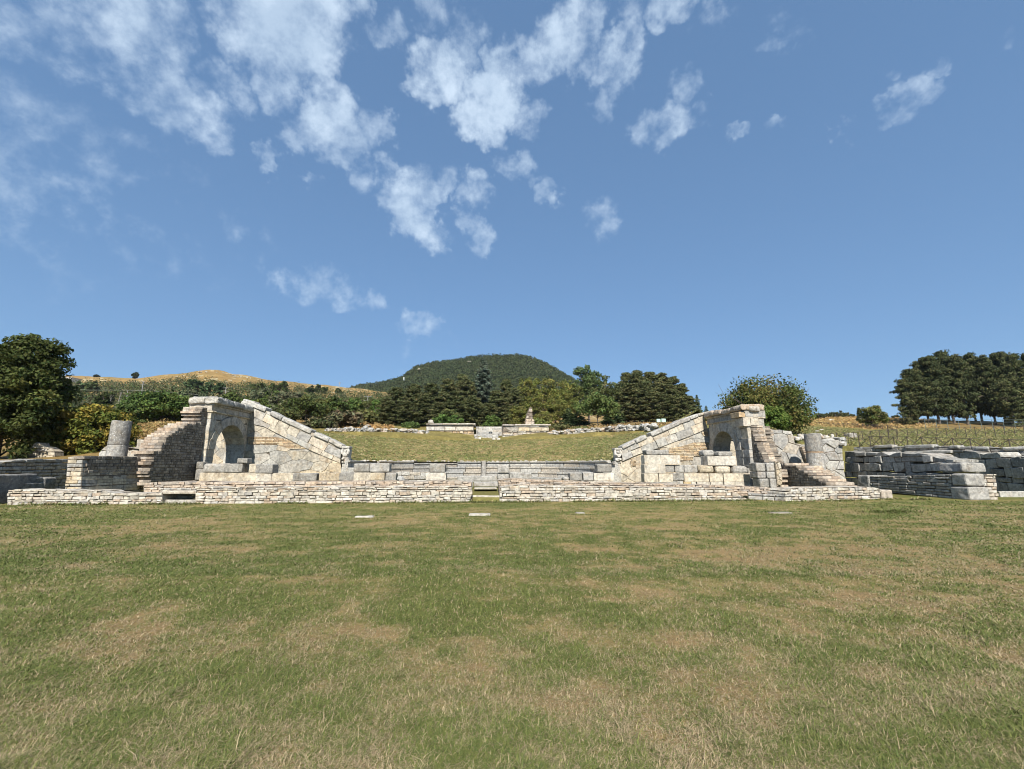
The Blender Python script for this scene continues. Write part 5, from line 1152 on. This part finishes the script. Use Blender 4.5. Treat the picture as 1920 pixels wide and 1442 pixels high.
for (x, yt, w_, Yw) in [(700,738,50,94),(757,735,46,90),(820,744,50,90),(872,738,48,94),(900,752,50,84),(938,748,44,84),(840,762,40,72)]: put('green', 'leafy_tree', 'mid green leafy tree showing between the central pines', 'tree', x, yt, w_, Yw, G6)
G2 = 'pines behind the temple steps'; L2 = 'olive pine in the row right of the blue cedar'
for (x, yt, w_, Yw) in [(930,732,52,82),(950,711,50,94),(915,756,46,76),(966,730,46,86)]: put('tallpine', 'pine_tree', L2, 'pine', x, yt, w_, Yw, G2)
plant('cedar_tree', 'tall blue grey cedar rising above the central pines before the wooded hill', 'cedar', 905, 670, 66, 104, 'fir', BL, (.088,.110,.078), .26, 0, 34, .05, 71, sink=.3)
G3 = 'yellow green trees right of the temple'; L3 = 'yellow green leafy tree in the belt behind the right temple podium'
for (x, yt, w_, Yw) in [(986,703,58,92),(1022,699,60,90),(1050,703,52,88),(1002,738,56,76),(1040,742,56,78),(975,757,44,73),(1062,728,50,82),(1020,770,44,71)]: put('decid', 'leafy_tree', L3, 'tree', x, yt, w_, Yw, G3)
plant('poplar_tree', 'tallest leafy tree, loose green crown against the sky right of the wooded hill', 'tree', 1105, 671, 70, 96, 'broad', (.078,.108,.038), (.10,.13,.05), .27, 90, 70, .1, 81)
plant('leafy_tree', 'thin greenish tree stepping down right of the tallest leafy tree', 'tree', 1138, 697, 70, 94, 'broad', (.085,.10,.036), (.115,.115,.045), .26, 60, 60, .1, 82)
plant('leafy_tree', 'small ragged tree between the loose green crown and the right pine block', 'tree', 1160, 705, 60, 92, 'broad', (.07,.085,.03), None, .25, 45, 60, .1, 83)
plant('leafy_tree', 'olive tree between the wooded hill and the tallest leafy tree', 'tree', 1078, 703, 44, 92, 'broad', (.10,.115,.035), None, .26, 60, 60, .1, 84)
plant('young_tree', 'young light green tree on a bare thin trunk at the rim wall', 'tree', 1120, 737, 84, 65, 'broad', (.088,.118,.036), (.11,.135,.045), .2, 90, 64, .3, 85)
for k, (x, yt, w_, Yw, lab) in enumerate([(1084,772,52,69,'low dark fir left of the young light green tree'),(1152,757,52,73,'low dark fir right of the young light green tree'),(1066,765,44,72,'dark fir half hidden by yellow green trees'),(1140,783,40,70,'lowest dark fir hugging the ground by the rim')]): put('fir', 'fir_tree', lab, 'fir', x, yt, w_, Yw, 'small firs by the rim')
G4 = 'right pine block'; L4 = 'tall olive pine with bare lower trunk in the block behind the information boards'
for (x, yt, w_, Yw) in [(1178,701,40,98),(1200,697,42,96),(1223,700,42,98),(1246,703,42,97),(1266,709,40,96),(1282,722,38,95),(1294,745,32,94),(1190,722,42,88),(1214,718,42,87),(1238,716,42,88),(1260,724,40,87),(1278,738,38,88),(1172,728,38,90),(1226,735,40,84),(1252,742,38,85)]:
    put('tallpine', 'pine_tree', L4, 'pine', x, yt-2, w_*1.45, Yw, G4)
put('fir', 'fir_tree', 'slender pale fir spire right of the pine block against the sky', 'fir', 1310, 741, 22, 105); put('fir', 'fir_tree', 'small fir peeping over the right sloping wall', 'fir', 1326, 761, 22, 100)
plant('scrub_bush', 'low green bush at the right foot of the pine block', 'bush', 1302, 770, 44, 84, 'bush', (.075,.09,.028), None, .25, 40, 60, 0, 86)
for k, (x, yt, w_, Yw, c, lab) in enumerate([(842,774,56,70,(.072,.118,.03),'bright green bush behind the left temple podium'),(768,789,40,66,(.075,.105,.032),'low green bush beside the long white boulder'),(922,778,40,70,(.08,.12,.03),'green bush behind the temple steps'),(1010,783,46,68,(.10,.12,.035),'yellowish bush behind the ruined pillar'),(1050,795,44,66,(.115,.11,.045),'olive low bush right of the right temple podium'),(1090,800,40,64,(.09,.10,.035),'low bush by the rim wall left of the young tree')]):
    plant('green_bush', lab, 'bush', x, yt, w_, Yw, 'bush', c, None, .2, 44, 60, 0, 90+k)
# right side
plant('leafy_tree', 'broad round leafy tree with loose twiggy top behind the right arch', 'tree', 1437, 703, 182, 50, 'round', (.070,.085,.022), (.135,.12,.036), .17, 220, 105, .04, 101, base=Vector((*onY(1437,806,50).xy, onY(1437,822,50).z)), mixp=.36)
plant('green_bush', 'brighter green bush at the foot of the broad round tree', 'bush', 1440, 757, 84, 44, 'bush', (.075,.115,.024), (.10,.14,.03), .16, 80, 80, 0, 102, base=Vector((*onY(1440,812,44).xy, onY(1440,815,44).z)))
plant('green_bush', 'small dry grassy bush above the right polygonal wall', 'bush', 1449, 795, 26, 36, 'bush', (.13,.125,.05), None, .12, 30, 50, 0, 103, base=Vector((*onY(1449,812,36).xy, onY(1449,815,36).z)))
mb = MB(); rgt = random.Random(12); b0 = onY(1437, 780, 50)
for k in range(34):
    a = rgt.uniform(-1, 1); p = onY(1437+a*80, 735+abs(a)*18+rgt.uniform(-12,14), 50+rgt.uniform(-3,3)); q = p+Vector((a*1.0+rgt.uniform(-.3,.3), 0, rgt.uniform(.6,1.5)))
    tube(mb, [b0+(p-b0)*.3, p, q], [.05,.03,.008], n=4)
tw = [o for o in bpy.data.objects if o.get('label', '').startswith('broad round leafy tree')][0]; mb.build('twigs', M_BARK, tw)
plant('small_tree', 'small round green tree alone by the farthest fence', 'tree', 1642, 758, 58, 73, 'bush', (.085,.105,.03), (.12,.12,.04), .2, 75, 66, .08, 104)
plant('small_tree', 'little dark conifer left of the small round tree', 'tree', 1614, 764, 18, 90, 'fir', (.05,.065,.03), None, .2, 0, 24, .05, 105)
for k, (x, yt, w_, Yw, lab) in enumerate([(1537,771,26,100,'dark shrub on the dry crest touching the broad round tree'),(1553,773,20,106,'small shrub second along the dry crest'),(1568,768.5,34,108,'spiky topped shrub on the dry crest'),(1586,772,24,108,'shrub on the dry crest left of a gap'),(1600,775.5,10,110,'tiniest shrub on the dry crest'),(1680,777,20,106,'tiny shrub on the crest left of the dark pines')]):
    plant('crest_shrub', lab, 'shrub', x, yt, w_, Yw, 'bush', (.06,.068,.032), None, .2, 22, 40, 0, 110+k, group='shrubs on the dry crest')
G5 = 'dark pine grove at the right edge'
for k, (x, yt, w_, Yw) in enumerate([(1722,696,64,80),(1742,684,62,86),(1762,673,62,82),(1790,665,64,86),(1815,672,60,81),(1842,668,62,88),(1868,674,62,82),(1898,666,64,86),(1925,670,64,80),(1955,668,66,84),(1985,672,66,80),(1780,690,56,94),(1830,690,56,95),(1885,690,58,95),(2030,672,70,82)]):
    put('umbpine', 'pine_tree', 'tall dark pine with bare lower trunk in the grove at the right edge', 'pine', x, yt-2, w_*1.45, Yw, G5)
for k, (x, yt, w_, Yw, lab) in enumerate([(1708,712,52,80,'dark pine branching to the ground at the left end of the right grove'),(1902,715,66,77,'dark pine with low boughs in front of the right grove'),(1945,708,66,76,'dark pine with low boughs at the frame edge of the right grove')]):
    put('pine', 'pine_tree', lab, 'pine', x, yt, w_, Yw, G5)

# scrub on the left hillside (uncountable) and the wood on the far hill
rng = np.random.default_rng(77)
ub = np.array([(60,716),(120,724),(150,718),(200,716),(240,722),(260,715),(300,717),(340,712),(360,706),(400,714),(430,722),(470,719),(500,716),(540,718),(570,729),(600,734),(640,736),(660,735),(740,740)], float)
C, R, B = [], [], []
cols_ = [(.045,.060,.022),(.070,.080,.040),(.060,.078,.026),(.085,.092,.048),(.050,.072,.024),(.095,.090,.045)]
n = 0
while n < 2300:
    x = rng.uniform(40, 745); t = rng.uniform(1.55, 3.75); yy, py = ter_Yp(x, t); up = np.interp(x, ub[:,0], ub[:,1])
    if py < up+1 or py > 783: continue
    n += 1; p = onY(x, py, yy); s = rng.uniform(.7, 1.7)*(1+yy/230); k = cols_[int((fbm(np.array([p.x*.06]), np.array([p.y*.06]), 61, 2)[0]*1.9-.45+rng.random()*.45)*6) % 6]
    C.append((p.x, p.y, p.z+s*.45)); R.append((s*1.15, s*1.15, s*.9)); B.append(np.array(k)*rng.uniform(.8, 1.2))
V, T = leaves(C, R, 34, .5, np.array(B), rng); me = leaf_mesh('hillside_scrub', V, T); tag(link('hillside_scrub', me, M_LEAF), kind='stuff')
C, R, B = [], [], []; n1, n2, _ = WOODHILL.shape
for i in range(9500):
    a = rng.random()*(n1-12); b = rng.random()*(n2-1.001); p = WOODHILL[int(a), int(b)]*(1-a % 1)+WOODHILL[int(a)+1, int(b)]*(a % 1); q = WOODHILL[int(a), int(b)+1]; p = p*(1-b % 1)+q*(b % 1)
    s = rng.uniform(2.0, 4.2); left = rng.random() < .5
    n_ = fbm(np.array([p[0]*.02]), np.array([p[2]*.04]), 71, 3)[0]
    k = np.array((.046,.064,.024))*(1-n_)+np.array((.066,.072,.027))*n_
    C.append((p[0], p[1], p[2]+s*.5)); R.append((s, s, s*1.05)); B.append(k*rng.uniform(.82, 1.2))
V, T = leaves(C, R, 30, 1.4, np.array(B), rng, shell=.3, jit=.1); me = leaf_mesh('far_wood', V, T); tag(link('far_wood', me, M_LEAF), kind='stuff')
mbr = MB(); rgx = random.Random(5)
for (x, y) in ((787,694),(880,680),(883,681),(830,709)): rock(mbr, Vector(onY(x, y, 640))+Vector((0,-8,0)), (rgx.uniform(2.5,5),3,rgx.uniform(1.5,3)), (.45,.42,.34), rgx)
tag(mbr.build('bare_rocks', M_FAR), kind='stuff')
mbr = MB()
for i in range(46):
    x = rgx.uniform(330, 470) if i < 30 else rgx.uniform(150, 560); up = np.interp(x, [130,250,330,400,450,520,600], [704,709,702,693.5,704,715,722]); p = onY(x, up+rgx.uniform(1.5, 9 if i < 30 else 14), 400); p.z += .2
    rock(mbr, p, (rgx.uniform(1,3),1.2,rgx.uniform(.6,1.4)), (.48,.45,.38), rgx)
tag(mbr.build('hill_rocks', M_FAR), kind='stuff')

# dry grass on the banks (uncountable)
def dry_tufts(name, n, region, col, size):
    C, R, B = [], [], []
    for _ in range(n):
        x = rng.uniform(region[0], region[1]); yy = rng.uniform(region[2], region[3]); p = ter_at(x, yy) if not region[4] else None
        C.append((p.x, p.y, p.z+.06)); R.append((.5, .5, .28)); B.append(np.array(col)*rng.uniform(.75, 1.25))
    V, T = leaves(C, R, 16, size, np.array(B), rng, elong=4, up=0); tag(link(name, leaf_mesh(name, V, T), M_BLADE), kind='stuff')
dry_tufts('dry_grass', 420, (236, 350, 40, 60, 0), (.30,.21,.09), .11); dry_tufts('dry_grass', 420, (612, 735, 58, 66, 0), (.30,.19,.08), .12)
dry_tufts('dry_grass', 700, (1500, 1760, 70, 105, 0), (.32,.23,.10), .13); dry_tufts('dry_grass', 500, (1030, 1260, 60, 72, 0), (.24,.17,.08), .12)

def turf_tufts(n, fn, cols, size, per=9):
    C, R, B = [], [], []
    while len(C) < n:
        p = fn()
        if p is None: continue
        C.append((p[0], p[1], p[2]+.03)); q = rng.uniform(.12, .32); R.append((q, q, .05)); B.append(np.array(cols[int(rng.random()**1.2*len(cols))])*rng.uniform(.8, 1.2))
    V, T = leaves(C, R, per, size, np.array(B), rng, elong=3, up=.2); tag(link('grass', leaf_mesh('grass', V, T), M_BLADE), kind='stuff')
def cav_pt():
    th = rng.uniform(.05, math.pi-.05); r_ = rout(th); r = math.sqrt(rng.uniform((RIN+.3)**2, r_**2)); x = CX0+r*math.cos(th); y = CY0+r*math.sin(th)
    if y < 33.6: return None
    return (x, y, ZIN+(cavea_out(th)-ZIN)*(r-RIN)/(r_-RIN))
TG = [(.175,.180,.072),(.155,.170,.062),(.21,.195,.088),(.27,.225,.12),(.19,.185,.08)]
turf_tufts(8000, cav_pt, TG, .06)
turf_tufts(7000, lambda: tuple(ter_at(rng.uniform(1490, 1960), 37+30*rng.random())), TG, .10)
# ------------------------------------------------------------------ lawn grass: individual blades
SLABS = []
for (x0_, x1_, y0_, y1_) in ((665,699,966.5,969),(879,919,962,965.5),(1080,1098,959.5,961.5),(1449,1487,959.5,961.5)):
    a_, b_, c_ = onZ(x0_, y1_), onZ(x1_, y1_), onZ(x0_, y0_); SLABS.append((a_.x-.03, b_.x+.03, a_.y-.16, c_.y+.05))
def blades(n, seed, xr, yr, lmul=1.0, wmul=1.0, pts=None, green=None):
    r = np.random.default_rng(seed)
    if pts is None:
        px = r.uniform(*xr, n); py = yr[0]+(yr[1]-yr[0])*r.random(n)
        M = np.array(RC); d = np.stack([(px-960)/F, (721-py)/F, -np.ones(n)], 1) @ M.T; k = -EYE/d[:,2]; x = d[:,0]*k; y = d[:,1]*k
    else: x, y = pts[:,0], pts[:,1]
    dist = np.hypot(x, y); g = lawn_field(x, y) if green is None else np.full(n, green)
    tuft = fbm(x*4.5, y*4.5, 91, 3)
    bad = np.zeros(len(x), bool)
    for (sx0, sx1, sy0, sy1) in SLABS: bad |= (x > sx0) & (x < sx1) & (y > sy0) & (y < sy1)
    keep = r.random(n) < np.clip(.35+.9*g+.5*(tuft-.5), .12, 1) if green is None else np.ones(n, bool)
    keep &= ~bad
    x, y, dist, g, tuft = x[keep], y[keep], dist[keep], g[keep], tuft[keep]; n = len(x)
    L_ = (.016+.030*r.random(n)+.022*g*r.random(n)+.05*np.clip(tuft-.58, 0, 1)*4*r.random(n))*lmul*.88*(1+dist*.018)
    long_ = r.random(n) < .003; L_[long_] *= 2.6
    w_ = np.maximum(.0020, dist*.00052)*(.7+.6*r.random(n))*wmul
    a = r.random(n)*6.283 + .0; lean = .55+1.15*r.random(n)**.8*(1.15-.22*g); ca, sa = np.cos(a), np.sin(a)
    wind = .25*L_
    hx, hy = ca*L_*np.sin(lean*.75)+wind*.3, sa*L_*np.sin(lean*.75); h1 = L_*np.cos(lean*.8)*.85
    bx, by = -sa, ca; z = lawn_z(x, y)-.002
    mid = np.stack([x+hx*.45, y+hy*.45, z+h1*.6], 1); tip = np.stack([x+hx*1.7, y+hy*1.7, z+L_*np.clip(np.cos(lean), .06, 1)], 1)
    base = np.stack([x, y, z], 1); off = np.stack([bx*w_, by*w_, np.zeros(n)], 1)
    V = np.stack([base-off, base+off, mid+off*.75, mid-off*.75, tip], 1).reshape(-1, 3)
    i0 = np.arange(n)*5; loops = np.stack([i0, i0+1, i0+2, i0+3, i0+3, i0+2, i0+4], 1).ravel(); st = np.stack([np.arange(n)*7, np.arange(n)*7+4], 1).ravel()
    dry = r.random(n) < np.clip(.74-.70*g, .12, .9)
    gc = np.array([.104,.144,.046])*(1-.5*r.random((n,1)))+np.array([.085,.070,.018])*r.random((n,1)); dc = np.array([.37,.30,.185])*(.5+.6*r.random((n,1)))
    T = np.where(dry[:,None], dc, gc)*(.85+.3*r.random((n,1))); T = np.repeat(T, 2, 0)
    return V, loops, st, T
def add_blades(*a, **k):
    V, lo, st, T = blades(*a, **k); o = link('grass', np_mesh('grass', V, lo, st, T), M_BLADE); tag(o, kind='stuff')
add_blades(760000, 1, (-450, 2370), (1060, 1500))
add_blades(330000, 2, (-250, 2170), (938, 1075), 1.0, 1.1)
r = np.random.default_rng(5); pts = np.stack([r.uniform(-20, 21, 9000), np.zeros(9000)], 1); pts[:,1] = YF-.12-np.abs(r.normal(size=9000))*.10
m = fbm(pts[:,0]*.9, pts[:,0]*0+3, 17, 3) > .47; m &= ~((pts[:,0] > 13) & (pts[:,0] < 20)); add_blades(int(m.sum()), 3, None, None, 2.9, 1.3, pts[m], .75)
pts = np.stack([r.uniform(13.3, 19.9, 1500), np.zeros(1500)], 1); pts[:,1] = 18.72+(pts[:,0]-13.3)*.1515-.08-np.abs(r.normal(size=1500))*.1; add_blades(1500, 4, None, None, 1.8, 1.3, pts, .75)
c = onZ(1668, 959); pts = np.stack([c.x+r.normal(size=1500)*.40, c.y+r.normal(size=1500)*.14], 1); add_blades(1500, 6, None, None, 2.8, 1.3, pts, 1.0)
for (px_, py_) in ((682,968),(899,965),(1095,961),(1468,961)):
    c = onZ(px_, py_); q = np.stack([c.x+r.uniform(-.75,.75,300), c.y-.2-np.abs(r.normal(size=300))*.08], 1); q2 = np.stack([c.x+r.uniform(-.9,.9,500), c.y+.32+np.abs(r.normal(size=500))*.15], 1)
    add_blades(800, 7, None, None, 1.3, 1.2, np.concatenate([q, q2]), .9)
# ------------------------------------------------------------------ thin summer haze in the air
hm = bpy.data.materials.new('haze_air'); hm.use_nodes = True; nt = hm.node_tree
for n_ in list(nt.nodes):
    if n_.type != 'OUTPUT_MATERIAL': nt.nodes.remove(n_)
pv = nt.nodes.new('ShaderNodeVolumePrincipled'); pv.inputs['Density'].default_value = .00006; pv.inputs['Color'].default_value = (.80, .88, 1.0, 1); pv.inputs['Anisotropy'].default_value = .0
nt.links.new(pv.outputs[0], nt.nodes['Material Output'].inputs['Volume'])
zs_ = max((o.matrix_world @ Vector(c)).z for o in bpy.data.objects if o.type == 'MESH' for c in o.bound_box) + 5
mb = MB(); hx, hy0, hy1, zl = 1500, -60, 1300, -60
c8 = [Vector((x, y, z)) for z in (zl, zs_) for x, y in ((-hx,hy0),(hx,hy0),(hx,hy1),(-hx,hy1))]
mb.ring([c8[:4], c8[4:]], (.5,.5,.5)); tag(mb.build('haze', hm), kind='stuff')
